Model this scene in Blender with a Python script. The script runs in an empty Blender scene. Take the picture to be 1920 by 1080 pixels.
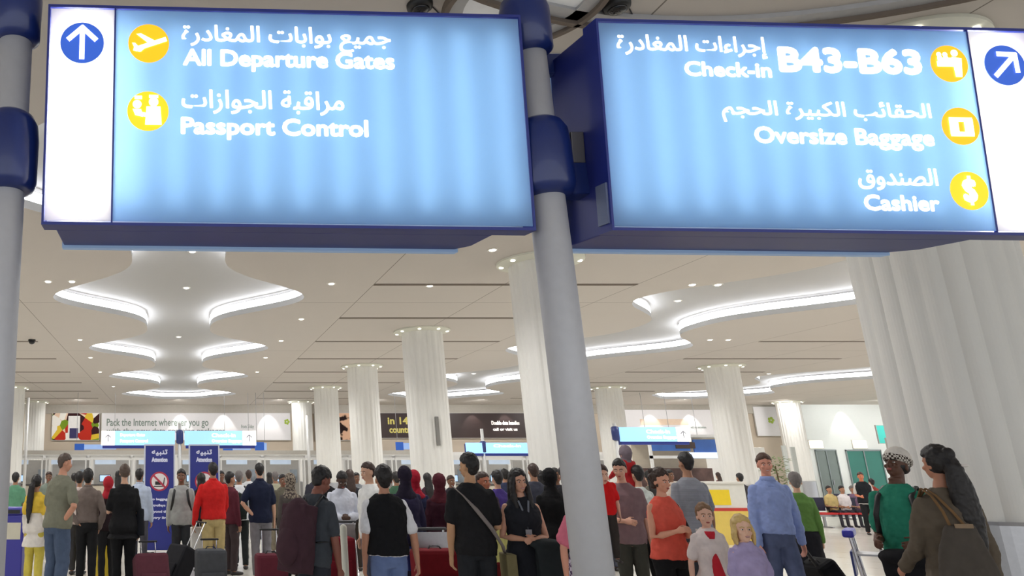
import bpy, bmesh, math, random, unicodedata
from mathutils import Vector, Matrix, noise
from mathutils.geometry import tessellate_polygon
PI = math.pi
random.seed(7)
S = bpy.context.scene
COL = S.collection

# ------------------------------------------------------------------ camera
F, TH, CX, CY, EYE = 1407.0, math.radians(13.93), 335.0, 540.0, 1.65
cd = bpy.data.cameras.new('camera'); cam = bpy.data.objects.new('camera', cd); COL.objects.link(cam)
cam.location = (0, 0, EYE); cam.rotation_euler = (PI/2+TH, 0, 0)
cd.sensor_width = 36; cd.lens = F/1920*36; cd.shift_x = (960-CX)/1920; cd.clip_start = .05; cd.clip_end = 500
S.camera = cam

# ------------------------------------------------------------------ world, exposure
S.view_settings.view_transform = 'Standard'; S.view_settings.look = 'None'
S.view_settings.exposure = 0.0; S.view_settings.gamma = 1; S.view_settings.use_curve_mapping = False
wd = bpy.data.worlds.new('daylight_hall'); S.world = wd; wd.use_nodes = True
wd.node_tree.nodes['Background'].inputs[0].default_value = (.93, .96, 1, 1)
wd.node_tree.nodes['Background'].inputs[1].default_value = WORLD = 1.5
S.cycles.max_bounces = 7; S.cycles.diffuse_bounces = 4; S.cycles.glossy_bounces = 3
S.cycles.transmission_bounces = 4; S.cycles.sample_clamp_indirect = 4; S.cycles.caustics_reflective = False

CEIL = 5.95

def spot(x, y, z, power, deg=130, size=.15, col=(1, .985, .96), blend=.6, aim=None):
    l = bpy.data.lights.new('downlight_and_fill', 'SPOT'); l.energy = power; l.spot_size = math.radians(deg); l.spot_blend = blend
    l.shadow_soft_size = size; l.color = col
    o = bpy.data.objects.new('downlight_and_fill', l); COL.objects.link(o); o.location = (x, y, z)
    if aim: o.rotation_euler = (Vector(aim)-Vector((x, y, z))).to_track_quat('-Z', 'Y').to_euler()
    return o
# the hall's rows of strong downlights
for ly in (9.5, 13.5, 19, 24.5, 30, 36, 42):
    for lx in (-11, -4, 4, 11, 18.4, 26, 33, 41):
        if ly < 12 and lx in (-11, 41): continue
        spot(lx, ly, CEIL-.06, 560 if ly > 12 else 340, 150, .25)

for lx in range(-18, 60, 6):      # extra wall washers, added to brighten the far wall
    spot(lx, 44.6, CEIL-.06, 400, 150, .25, aim=(lx, 47.6, 2.2))
for lx, ly in ((49, 30), (49, 36), (49, 42), (57, 42)): spot(lx, ly, CEIL-.06, 520, 150, .25)  # extra lamps added to brighten the white wall on the right
# ------------------------------------------------------------------ materials
def lin(c):
    return tuple(((v/255)/12.92 if v/255 <= .04045 else ((v/255+.055)/1.055)**2.4) for v in c)
_m = {}
def mat(name, rgb, rough=.6, metal=0, var=.08, vscale=9, emit=0, bump=0, bscale=60, spec=.5, coat=0, trans=0):
    if name in _m: return _m[name]
    m = bpy.data.materials.new(name); m.use_nodes = True; nt = m.node_tree; N = nt.nodes; L = nt.links
    b = N['Principled BSDF']; c = lin(rgb)
    b.inputs['Roughness'].default_value = rough; b.inputs['Metallic'].default_value = metal
    b.inputs['Specular IOR Level'].default_value = spec; b.inputs['Coat Weight'].default_value = coat
    b.inputs['Transmission Weight'].default_value = trans
    tc = N.new('ShaderNodeTexCoord')
    if var:
        nz = N.new('ShaderNodeTexNoise'); nz.inputs['Scale'].default_value = vscale; nz.inputs['Detail'].default_value = 4
        L.new(tc.outputs['Object'], nz.inputs['Vector'])
        mx = N.new('ShaderNodeMix'); mx.data_type = 'RGBA'; mx.inputs[0].default_value = 0
        mx.inputs[6].default_value = (*[v*(1-var) for v in c], 1); mx.inputs[7].default_value = (*[min(1, v*(1+var)) for v in c], 1)
        L.new(nz.outputs['Fac'], mx.inputs[0]); L.new(mx.outputs[2], b.inputs['Base Color'])
    else: b.inputs['Base Color'].default_value = (*c, 1)
    if bump:
        n2 = N.new('ShaderNodeTexNoise'); n2.inputs['Scale'].default_value = bscale; L.new(tc.outputs['Object'], n2.inputs['Vector'])
        bp = N.new('ShaderNodeBump'); bp.inputs['Strength'].default_value = bump; L.new(n2.outputs['Fac'], bp.inputs['Height'])
        L.new(bp.outputs[0], b.inputs['Normal'])
    if emit:
        b.inputs['Emission Color'].default_value = (*c, 1); b.inputs['Emission Strength'].default_value = emit
    _m[name] = m; return m
def cloth(rgb, name=None): return mat(name or 'fabric_%d_%d_%d' % tuple(rgb), rgb, .85, var=.22, vscale=14, bump=.25, bscale=25, spec=.2)
def skin(rgb): return mat('skin_%d_%d_%d' % tuple(rgb), rgb, .5, var=.08, vscale=20, spec=.35)
def pattern(name, c1, c2, scale=30, kind='plaid'):
    if name in _m: return _m[name]
    m = mat(name, c1, .85, var=0, spec=.2); N = m.node_tree.nodes; L = m.node_tree.links; b = N['Principled BSDF']
    tc = [n for n in N if n.type == 'TEX_COORD'][0]
    mx = N.new('ShaderNodeMix'); mx.data_type = 'RGBA'; mx.inputs[6].default_value = (*lin(c1), 1); mx.inputs[7].default_value = (*lin(c2), 1)
    if kind == 'plaid':
        t = N.new('ShaderNodeTexChecker'); t.inputs['Scale'].default_value = scale; L.new(tc.outputs['Object'], t.inputs['Vector']); L.new(t.outputs['Fac'], mx.inputs[0])
    elif kind == 'stripe':
        t = N.new('ShaderNodeTexWave'); t.bands_direction = 'Z'; t.inputs['Scale'].default_value = scale; t.inputs['Distortion'].default_value = .6
        L.new(tc.outputs['Object'], t.inputs['Vector']); L.new(t.outputs['Fac'], mx.inputs[0])
    else:
        t = N.new('ShaderNodeTexNoise'); t.inputs['Scale'].default_value = scale; t.inputs['Detail'].default_value = 2
        L.new(tc.outputs['Object'], t.inputs['Vector'])
        r = N.new('ShaderNodeValToRGB'); r.color_ramp.elements[0].position = .48; r.color_ramp.elements[1].position = .54
        L.new(t.outputs['Fac'], r.inputs[0]); L.new(r.outputs[0], mx.inputs[0])
    L.new(mx.outputs[2], b.inputs['Base Color']); return m

WHITE = mat('white_paint', (226, 222, 214), .55, var=.02)
STEEL = mat('brushed_steel', (176, 176, 178), .38, 1, var=.1, vscale=30)
POSTM = mat('pole_aluminium', (196, 197, 202), .5, .15, var=.06, vscale=20)
NAVY = mat('navy_sheet_metal', (40, 52, 134), .42, .1, var=.08)
NAVYD = mat('navy_plastic', (24, 44, 108), .35, 0, var=.1, coat=.3)
BLACKM = mat('black_plastic', (22, 22, 24), .45, var=.1)
CHROME = mat('chrome', (205, 205, 208), .2, 1, var=.03)
BEIGE = mat('beige_panel', (196, 182, 160), .6, var=.06)

# ------------------------------------------------------------------ mesh helpers
class G:
    def __init__(s): s.v = []; s.f = []; s.mi = []
    def add(s, vs, fs, mi=0, M=None):
        n = len(s.v); s.v += [tuple(M @ Vector(p)) if M else tuple(p) for p in vs]
        s.f += [tuple(i+n for i in f) for f in fs]; s.mi += [mi]*len(fs); return s
    def box(s, x0, x1, y0, y1, z0, z1, mi=0, M=None):
        vs = [(x, y, z) for x in (x0, x1) for y in (y0, y1) for z in (z0, z1)]
        return s.add(vs, [(0, 1, 3, 2), (4, 6, 7, 5), (0, 4, 5, 1), (2, 3, 7, 6), (0, 2, 6, 4), (1, 5, 7, 3)], mi, M)
    def cyl(s, x, y, z0, z1, r, n=24, mi=0, M=None, r2=None):
        r2 = r if r2 is None else r2
        vs = [(x+r*math.cos(2*PI*i/n), y+r*math.sin(2*PI*i/n), z0) for i in range(n)]+[(x+r2*math.cos(2*PI*i/n), y+r2*math.sin(2*PI*i/n), z1) for i in range(n)]
        fs = [(i, (i+1) % n, n+(i+1) % n, n+i) for i in range(n)]+[tuple(range(n))[::-1], tuple(range(n, 2*n))]
        return s.add(vs, fs, mi, M)
    def prism(s, poly, z0, z1, mi=0, M=None):
        n = len(poly); vs = [(x, y, z0) for x, y in poly]+[(x, y, z1) for x, y in poly]
        return s.add(vs, [(i, (i+1) % n, n+(i+1) % n, n+i) for i in range(n)]+[tuple(range(n))[::-1], tuple(range(n, 2*n))], mi, M)
    def lathe(s, x, y, prof, n=32, mi=0, M=None):
        vs = [(x+r*math.cos(2*PI*i/n), y+r*math.sin(2*PI*i/n), z) for r, z in prof for i in range(n)]
        fs = [(k*n+i, k*n+(i+1) % n, (k+1)*n+(i+1) % n, (k+1)*n+i) for k in range(len(prof)-1) for i in range(n)]
        fs += [tuple(range(n))[::-1], tuple(range((len(prof)-1)*n, len(prof)*n))]
        return s.add(vs, fs, mi, M)
    def ell(s, c, r, nu=16, nv=10, mi=0, M=None, R=None):
        vs = []; fs = []; R = R or Matrix.Identity(3); c = Vector(c)
        for j in range(1, nv):
            a = PI*j/nv
            for i in range(nu):
                b = 2*PI*i/nu
                vs.append(c+R @ Vector((r[0]*math.sin(a)*math.cos(b), r[1]*math.sin(a)*math.sin(b), r[2]*math.cos(a))))
        t = len(vs); vs += [c+R @ Vector((0, 0, r[2])), c-R @ Vector((0, 0, r[2]))]
        for j in range(nv-2):
            for i in range(nu): fs.append((j*nu+i, (j+1)*nu+i, (j+1)*nu+(i+1) % nu, j*nu+(i+1) % nu))
        for i in range(nu):
            fs.append((t, i, (i+1) % nu)); fs.append((t+1, (nv-2)*nu+(i+1) % nu, (nv-2)*nu+i))
        return s.add(vs, fs, mi, M)
    def tube(s, pts, rad, n=12, side=(1, 0, 0), mi=0, M=None, cap=True):
        pts = [Vector(p) for p in pts]; rad = [(r, r) if not isinstance(r, tuple) else r for r in (rad if isinstance(rad, (list, tuple)) else [rad]*len(pts))]
        rings = []
        T = [(pts[min(i+1, len(pts)-1)]-pts[max(i-1, 0)]).normalized() for i in range(len(pts))]
        def ring(c, t, a, b):
            sd = Vector(side)-t*Vector(side).dot(t)
            if sd.length < 1e-3: sd = Vector((0, 1, 0))-t*t.y
            sd.normalize(); o = t.cross(sd)
            return [c+sd*a*math.cos(2*PI*k/n)+o*b*math.sin(2*PI*k/n) for k in range(n)]
        if cap:
            a, b = rad[0]; m = min(a, b)
            for q in (1.35, .9, .45): rings.append(ring(pts[0]-T[0]*m*math.sin(q), T[0], a*math.cos(q), b*math.cos(q)))
        for p, t, (a, b) in zip(pts, T, rad): rings.append(ring(p, t, a, b))
        if cap:
            a, b = rad[-1]; m = min(a, b)
            for q in (.45, .9, 1.35): rings.append(ring(pts[-1]+T[-1]*m*math.sin(q), T[-1], a*math.cos(q), b*math.cos(q)))
        vs = [p for r in rings for p in r]; k = len(rings)
        fs = [(j*n+i, j*n+(i+1) % n, (j+1)*n+(i+1) % n, (j+1)*n+i) for j in range(k-1) for i in range(n)]
        fs += [tuple(range(n))[::-1], tuple(range((k-1)*n, k*n))]
        return s.add(vs, fs, mi, M)
    def rings(s, rs, n=20, mi=0, M=None):          # rs: (cx, cy, z, rx, ry)
        vs = [(cx+rx*math.cos(2*PI*i/n), cy+ry*math.sin(2*PI*i/n), z) for cx, cy, z, rx, ry in rs for i in range(n)]
        k = len(rs); fs = [(j*n+i, j*n+(i+1) % n, (j+1)*n+(i+1) % n, (j+1)*n+i) for j in range(k-1) for i in range(n)]
        fs += [tuple(range(n))[::-1], tuple(range((k-1)*n, k*n))]
        return s.add(vs, fs, mi, M)
    def obj(s, name, mats, parent=None, smooth=False, bevel=0, vox=0, disp=0, dscale=.12, sm=3, loc=None):
        me = bpy.data.meshes.new(name); me.from_pydata(s.v, [], s.f); me.update()
        bm = bmesh.new(); bm.from_mesh(me); bmesh.ops.recalc_face_normals(bm, faces=bm.faces); bm.to_mesh(me); bm.free()
        for m in (mats if isinstance(mats, (list, tuple)) else [mats]): me.materials.append(m)
        if any(s.mi): me.polygons.foreach_set('material_index', s.mi)
        if smooth: me.shade_smooth()
        o = bpy.data.objects.new(name, me); COL.objects.link(o)
        if parent: o.parent = parent
        if loc: o.location = loc
        if bevel:
            md = o.modifiers.new('b', 'BEVEL'); md.width = bevel; md.segments = 2; md.limit_method = 'ANGLE'; BAKE.append(o)
        if vox:
            md = o.modifiers.new('r', 'REMESH'); md.mode = 'VOXEL'; md.voxel_size = vox; md.use_smooth_shade = True
            if sm: md = o.modifiers.new('s', 'SMOOTH'); md.iterations = sm; md.factor = .5
            if disp:
                key = 'clouds%g' % dscale; t = bpy.data.textures.get(key) or bpy.data.textures.new(key, 'CLOUDS'); t.noise_scale = dscale
                md = o.modifiers.new('d', 'DISPLACE'); md.texture = t; md.strength = disp; md.mid_level = .5
            BAKE.append(o)
        return o
BAKE = []
ORD = 'first second third fourth fifth sixth seventh eighth ninth tenth eleventh twelfth thirteenth fourteenth fifteenth sixteenth seventeenth'.split()
def tag(o, label=None, cat=None, group=None, kind=None):
    for k, v in (('label', label), ('category', cat), ('group', group), ('kind', kind)):
        if v: o[k] = v
    return o
def empty(name, loc=(0, 0, 0), rz=0, label=None, cat=None, group=None, rot=None):
    o = bpy.data.objects.new(name, None); COL.objects.link(o); o.empty_display_size = .1
    o.location = loc; o.rotation_euler = rot or (0, 0, rz); return tag(o, label, cat, group)
def copy_tree(o, parent=None):
    c = o.copy(); COL.objects.link(c); c.parent = parent
    for m in c.modifiers: BAKE.append(c); break
    for ch in list(o.children): copy_tree(ch, c)
    return c
def at(px, Y, h=EYE):       # X on the plan for an image column, at distance Y and height h
    return (px-CX)/F*(Y*math.cos(TH)+(h-EYE)*math.sin(TH))

# ------------------------------------------------------------------ writing
AR = {}
for cp in range(0xFE80, 0xFEFD):
    d = unicodedata.decomposition(chr(cp)).split()
    if len(d) == 2: AR.setdefault(chr(int(d[1], 16)), {})[d[0][1:-1]] = chr(cp)
def arabic(s):
    out = []
    for i, c in enumerate(s):
        f = AR.get(c)
        if not f: out.append(c); continue
        pv = s[i-1] if i else ' '; nx = s[i+1] if i+1 < len(s) else ' '
        a = pv in AR and 'initial' in AR[pv] and 'final' in f
        b = nx in AR and 'final' in AR[nx] and 'initial' in f
        k = 'medial' if a and b and 'medial' in f else 'final' if a else 'initial' if b else 'isolated'
        out.append(f.get(k, c))
    return ''.join(reversed(out))
def text(body, x0, x1, z0, z1, y, m, parent, name='lettering', bold=.004, depth=.002):
    """lettering filling the rectangle x0..x1, z0..z1 in the parent's XZ plane, facing -Y"""
    c = bpy.data.curves.new('t', 'FONT'); c.body = body; c.size = 1; c.resolution_u = 3
    o = bpy.data.objects.new('t', c); COL.objects.link(o); bpy.context.view_layer.update()
    me = o.to_mesh(); vs = [v.co.copy() for v in me.vertices]; fs = [tuple(p.vertices) for p in me.polygons]; o.to_mesh_clear()
    bpy.data.objects.remove(o); bpy.data.curves.remove(c)
    ax, bx = min(v.x for v in vs), max(v.x for v in vs); ay, by = min(v.y for v in vs), max(v.y for v in vs)
    g = G(); b = bold
    for k in ([0] if not b else range(8)):
        dx, dz = (b*math.cos(k*PI/4), b*math.sin(k*PI/4)) if b else (0, 0)
        g.add([(x0+b+(v.x-ax)/(bx-ax)*(x1-x0-2*b)+dx, y-depth-k*.00001, z0+b+(v.y-ay)/(by-ay)*(z1-z0-2*b)+dz) for v in vs], fs)
    o = g.obj(name, m, parent)
    return o

# ------------------------------------------------------------------ the hall's shell
YB = 48.5
fl = mat('polished_floor', (214, 210, 200), .16, var=.03, vscale=.6, spec=.6)
N_, L_ = fl.node_tree.nodes, fl.node_tree.links
br = N_.new('ShaderNodeTexBrick'); br.offset = 0; br.inputs['Scale'].default_value = 1; br.inputs['Brick Width'].default_value = .9; br.inputs['Row Height'].default_value = .9
br.inputs['Mortar Size'].default_value = .004; br.inputs['Color1'].default_value = (*lin((222, 218, 208)), 1); br.inputs['Color2'].default_value = (*lin((212, 208, 198)), 1)
br.inputs['Mortar'].default_value = (*lin((150, 146, 138)), 1)
L_.new([n for n in N_ if n.type == 'TEX_COORD'][0].outputs['Object'], br.inputs['Vector']); L_.new(br.outputs['Color'], N_['Principled BSDF'].inputs['Base Color'])
tag(G().box(-22, 62, -9, YB+.2, -.2, 0).obj('floor', fl), 'glossy pale stone tile floor', kind='structure')

SP = 14.75                         # distance between the luminous ceiling recesses
def spine(cx, y0, y1):
    L = []; n = int((y1-y0)/.12)
    for i in range(n+1):
        y = y0+(y1-y0)*i/n; t = (y-14.55)/7.75
        b = .5-.5*math.cos(2*PI*t); w = .95+2.2*b**1.45
        e = min((y-y0)/.5, (y1-y)/.5, 1); w *= math.sqrt(max(0, 1-(1-e)**2))
        L.append((w, y))
    return [(cx+w, y) for w, y in L if w > .02]+[(cx-w, y) for w, y in reversed(L) if w > .02]
holes = [spine(0, 7, 44.6), spine(SP, 7, 44.6), spine(2*SP, 7, 44.6)]
cm = mat('ceiling_plaster', (200, 193, 186), .7, var=.015, vscale=1.5)
N_, L_ = cm.node_tree.nodes, cm.node_tree.links
tc = [n for n in N_ if n.type == 'TEX_COORD'][0]; sx = N_.new('ShaderNodeSeparateXYZ'); L_.new(tc.outputs['Object'], sx.inputs[0])
def joint(axis, period, off, width):
    a = N_.new('ShaderNodeMath'); a.operation = 'SUBTRACT'; L_.new(sx.outputs[axis], a.inputs[0]); a.inputs[1].default_value = off-200*period
    b = N_.new('ShaderNodeMath'); b.operation = 'MODULO'; L_.new(a.outputs[0], b.inputs[0]); b.inputs[1].default_value = period
    c = N_.new('ShaderNodeMath'); c.operation = 'LESS_THAN'; L_.new(b.outputs[0], c.inputs[0]); c.inputs[1].default_value = width
    return c.outputs[0]
jm = None
for ax_, pe, of in ((0, SP, 4.55), (0, SP, 7.6), (0, SP, 10.7), (1, 7.75, 18.9)):
    j = joint(ax_, pe, of, .018)
    if jm is None: jm = j
    else:
        mm = N_.new('ShaderNodeMath'); mm.operation = 'MAXIMUM'; L_.new(jm, mm.inputs[0]); L_.new(j, mm.inputs[1]); jm = mm.outputs[0]
mj = N_.new('ShaderNodeMix'); mj.data_type = 'RGBA'; L_.new(jm, mj.inputs[0]); L_.new([n for n in N_ if n.type == 'MIX'][0].outputs[2], mj.inputs[6])
mj.inputs[7].default_value = (*lin((120, 112, 104)), 1); L_.new(mj.outputs[2], N_['Principled BSDF'].inputs['Base Color'])
outer = [(-22, -9), (62, -9), (62, YB), (-22, YB)]
polys = [[Vector((x, y, 0)) for x, y in outer]]+[[Vector((x, y, 0)) for x, y in h] for h in holes]
tri = tessellate_polygon(polys); flat = [p for h in polys for p in h]
g = G(); g.add([(p.x, p.y, CEIL) for p in flat], [tuple(t) for t in tri])
for h in holes:
    n = len(h); g.add([(x, y, CEIL) for x, y in h]+[(x, y, CEIL+.15) for x, y in h], [(i, (i+1) % n, n+(i+1) % n, n+i) for i in range(n)], 1)
g.box(-22, 62, -9, YB, CEIL+.42, CEIL+.7, 1)
rec = mat('recess_white', (176, 175, 173), .7, var=.01)
tag(g.obj('ceiling', [cm, rec]), 'beige plaster ceiling with long vase shaped recesses', kind='structure')
led = mat('cove_led_strip', (245, 248, 255), .5, var=0, emit=9)
for k, h in enumerate(holes):      # the LED coves that light each recess from its rim
    n = len(h); g = G()
    cxk = k*SP
    g.add([(x, y, CEIL+.15) for x, y in h]+[(x, y, CEIL+.33) for x, y in h], [(i, (i+1) % n, n+(i+1) % n, n+i) for i in range(n)])
    tag(g.obj('cove_light', led), ['glowing cove light strip around the vase shaped ceiling recess on the left',
        'glowing cove light strip around the wavy ceiling recess right of the centre pole',
        'farthest right glowing cove light strip, seen beyond the white columns'][k], 'cove light')

BWm = mat('wall_panel_white', (222, 220, 216), .6, var=.03, vscale=1)
tag(G().box(-22, 62, YB, YB+.2, 0, CEIL).obj('wall_back', mat('wall_back_beige', (190, 176, 158), .6, var=.05, vscale=2)), 'beige back wall of the hall', kind='structure')
tag(G().box(-22.2, -22, 12, YB, 0, CEIL).obj('wall_left', BWm), 'white left wall of the hall', kind='structure')
tag(G().box(-22, at(1500, YB), YB-.12, YB, 5.40, CEIL).obj('trim_1', mat('fascia_grey', (172, 166, 156), .6)), 'grey fascia above the banners', kind='structure')
# right hand part of the back wall: white, with door openings built as door panels
xr = at(1500, YB)
tag(G().box(xr, 62, YB-.3, YB, 0, CEIL).obj('wall_right', mat('wall_white_cool', (238, 243, 242), .55, var=.02)), 'bright white wall behind the seating', kind='structure')
for i, (a, b, c) in enumerate(((1530, 1566, (122, 134, 130)), (1587, 1650, (40, 118, 104)))):
    o = empty('door_%d' % (i+1), (0, 0, 0)); o['kind'] = 'structure'; x0, x1 = at(a, YB), at(b, YB)
    G().box(x0, x1, YB-.34, YB-.29, 0, 3.05).obj('door_glass', mat('door_glass_%d' % i, c, .15, var=.15, vscale=1.2), o)
    g = G(); g.box(x0-.06, x0, YB-.38, YB-.29, 0, 3.1); g.box(x1, x1+.06, YB-.38, YB-.29, 0, 3.1); g.box(x0-.06, x1+.06, YB-.38, YB-.29, 3.05, 3.14); g.box((x0+x1)/2-.03, (x0+x1)/2+.03, YB-.38, YB-.29, 0, 3.05)
    g.obj('door_frame', mat('door_frame_grey', (140, 150, 150), .4, .4), o)
    G().box((x0+x1)/2+.06, (x0+x1)/2+.10, YB-.42, YB-.38, 1, 1.3).obj('door_handle', STEEL, o)

# ------------------------------------------------------------------ columns
def column(x, y, label, near=False):
    o = empty('fluted_column', (x, y, 0), 0, label, 'column', 'white fluted columns of the hall')
    n = 160 if near else 96; nf = 22; prof = []
    for i in range(n):
        a = 2*PI*i/n; r = .585+.026*abs(math.sin(a*nf/2))**.8+.006*math.sin(a*5+1)
        prof.append((r*math.cos(a), r*math.sin(a)))
    G().prism(prof, 1.25, CEIL-.07).obj('shaft', mat('column_plaster', (228, 227, 222), .6, var=.03, vscale=3), o)
    G().lathe(0, 0, [(.62, CEIL-.10), (.74, CEIL-.07), (.84, CEIL-.04), (.84, CEIL-.001)], 48).obj('capital', mat('capital_white', (222, 222, 208), .5, var=.02), o)
    g = G()
    for i in range(8):
        a = 2*PI*(i+.5)/8; g.ell((.74*math.cos(a), .74*math.sin(a), CEIL-.075), (.05, .05, .02), 10, 6)
    g.obj('capital_spotlights', mat('capital_lamp', (255, 252, 240), .4, var=0, emit=2.5), o)
    G().lathe(0, 0, [(.655, 0), (.655, .12), (.64, .13), (.64, 1.22), (.63, 1.25), (.5, 1.25)], 64).obj('base_cladding', STEEL, o, smooth=False)
    return o
ca = [7.2, 15, 22.8, 30.6, 38.4, 46.2]
la = ['huge nearest white fluted column at the right edge, behind the woman in the olive coat',
      'white fluted column directly behind the grey centre pole',
      'white fluted column right of centre with a slim grey slot on its face',
      'white fluted column just left of the one with the grey slot',
      'white fluted column fourth to the left of the centre pole, narrow',
      'smallest white fluted column of the centre row, beside the pale green logo']
for y, l in zip(ca, la): column(7.5, y, l, y < 10)
column(-8.45, 38.4, 'white fluted column beside the left pole, the wider of two'); column(-8.75, 46.2, 'white fluted column left of the colourful food banner')
column(22.2, 30.6, 'white fluted column behind the man in the light blue shirt')
column(21.9, 38.4, 'distant white fluted column above the backlit check-in strip sign')
column(37.2, 46.2, 'distant white fluted column near the glass doors, right of the white logo wall')
tag(G().box(7.50-.03, 7.50+.07, 22.8-.68, 22.8-.60, 2.45, 3.28).obj('column_slot_lamp', mat('slot_grey', (130, 128, 124), .5, .3), bevel=.01),
    'slim grey slot fixture mounted on a white column', 'fixture')

# ------------------------------------------------------------------ ceiling fittings
dark = mat('slot_dark', (110, 98, 88), .8, var=.05)
for bx, nm, xs in ((7.63, 'centre bay', (4.57, 10.7)), (22.4, 'right bay', (19.4, 25.4)), (-7.6, 'left bay', (-10.7, -4.7))):
    for k in range(8):
        y = 17+3.87*k
        if bx != 7.63 and k == 0 and bx < 0: continue
        tag(G().box(xs[0], xs[1], y-.07, y+.07, CEIL-.012, CEIL-.001).obj('air_slot', dark),
            'dark linear air slot in the ceiling, %s, %s one counted from the near end' % (nm, ORD[k]), 'air vent', 'linear air slots in the ceiling')
dome = empty('downlight', (-3.0, 16.7, CEIL), 0, 'small round ceiling downlight, unlit one of a pair left of the glowing recess', 'ceiling light', 'ceiling downlights')
G().lathe(0, 0, [(.10, -.004), (.14, -.012), (.15, -.003), (.15, .01)], 20).obj('trim_ring', WHITE, dome, smooth=True)
G().ell((0, 0, -.012), (.095, .095, .02), 14, 8).obj('lamp', mat('downlight_glow', (255, 250, 238), .4, var=0, emit=3), dome, smooth=True)
dome.scale = (.72, .72, 1)
DL = [(-2.45, 16.7, 'brighter one of the pair left of the glowing recess'), (3.55, 16.9, 'right of the nearest recess lobe'), (3.5, 21, 'right of the recess below its widest lobe'),
      (-3.25, 24.4, 'left of the second recess lobe'), (3.4, 24.6, 'right of the second recess lobe'), (-3.35, 28.3, 'below the second recess lobe on the left'), (3.3, 28.3, 'below the second recess lobe on the right'),
      (-3.4, 32.4, 'left of the third recess lobe'), (3.4, 32.4, 'right of the third recess lobe'), (12.0, 17, 'left one of the pair above the right hand recess tip'), (12.6, 17, 'right one of the pair above the right hand recess tip'),
      (17.5, 24.4, 'left of the pair ending the wavy recess'), (18.1, 24.4, 'right of the pair ending the wavy recess'), (13.0, 33, 'between the two columns left of the centre pole'),
      (6.2, 14.2, 'close under the left sign beside the centre pole'), (5.9, 17.1, 'over the nearest dark air slot'), (-3.3, 38, 'left of the last recess lobe'), (18, 38, 'far right beyond the bright strips'), (26, 33, 'far right near the small white strips')]
for x, y, w in DL:
    c = copy_tree(dome); c.location = (x, y, CEIL); c['label'] = 'small round ceiling downlight '+w
for x, y, w in ((.3, 15.7, 'highest'), (.2, 19, 'middle'), (0, 26.2, 'lowest')):
    c = copy_tree(dome); c.location = (x, y, CEIL+.42); c['label'] = 'small downlight inside the glowing left recess, %s of three' % w
for x, y, w in ((14.0, 16, 'upper'), (14, 20.5, 'lower')):
    c = copy_tree(dome); c.location = (x, y, CEIL+.42); c['label'] = 'small downlight inside the wavy right recess, %s one' % w
cam_o = empty('security_camera', (at(60, 24.4, CEIL), 24.4, CEIL), 0, 'tiny black dome camera on the ceiling near the left pole', 'camera')
G().cyl(0, 0, -.05, 0, .12, 20).obj('base_plate', BLACKM, cam_o); G().ell((0, 0, -.07), (.1, .1, .09), 14, 8).obj('dome', mat('smoked_glass', (14, 14, 18), .1, var=0), cam_o, smooth=True)
for px, w in ((788, 'left sign'), (1158, 'right sign')):
    yy = 6.2; o = empty('camera_dome', (at(px, yy, CEIL), yy+.02, CEIL), 0, 'dark oval ceiling dome showing just above the %s' % w, 'ceiling dome')  # dark dome of a ceiling camera
    G().lathe(0, 0, [(.09, -.06), (.115, -.045), (.12, -.02), (.12, 0)], 28).obj('housing', BLACKM, o, smooth=True)
    G().ell((0, 0, -.06), (.085, .085, .04), 16, 8).obj('lens', mat('smoked_glass', (14, 14, 18), .1, var=0), o, smooth=True)
    G().tube([(.1, 0, -.006), (.3, .22, -.006)], .006, 6).obj('shadow_line', BLACKM, o)  # dark tube drawn in place of the thin shadow beside the dome
# large round dropped ceiling discs whose rims cross the top of the view
def ring(cx, cy, R, label, w=.05, z=CEIL-.05, t=.10):
    o = empty('ceiling_ring', (cx, cy, 0), 0, label, 'ceiling ring')
    n = 96
    for nm, r0, r1, z0, z1, m in (('rim', R, R+w, z-t*.4, CEIL-.001, dark), ('lip', R-.14, R, z, CEIL-.001, mat('ring_grey', (176, 176, 178), .5, .2))):
        vs = [(r*math.cos(2*PI*i/n), r*math.sin(2*PI*i/n), zz) for (r, zz) in ((r0, z0), (r1, z0), (r1, z1), (r0, z1)) for i in range(n)]
        G().add(vs, [(k*n+i, k*n+(i+1) % n, ((k+1) % 4)*n+(i+1) % n, ((k+1) % 4)*n+i) for k in range(4) for i in range(n)]).obj(nm, m, o, smooth=False)
ring(5.0, 1.6, 4.95, 'large dark rimmed ceiling ring curving above the right sign')
ring(3.22, 6.15, .68, 'smaller ceiling ring showing at the top between the two signs')
G().cyl(0, 0, CEIL-.02, CEIL-.002, .60, 48).obj('pale_disc', mat('ring_disc_pale', (226, 226, 226), .5, emit=.12), bpy.data.objects['ceiling_ring.001'])
tag(G().box(2.2, 7.2, 7.06, 7.20, CEIL-.09, CEIL-.002).obj('ceiling_batten', mat('batten_light', (232, 228, 220), .5)), 'pale straight ceiling batten behind the centre pole', 'batten')

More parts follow.
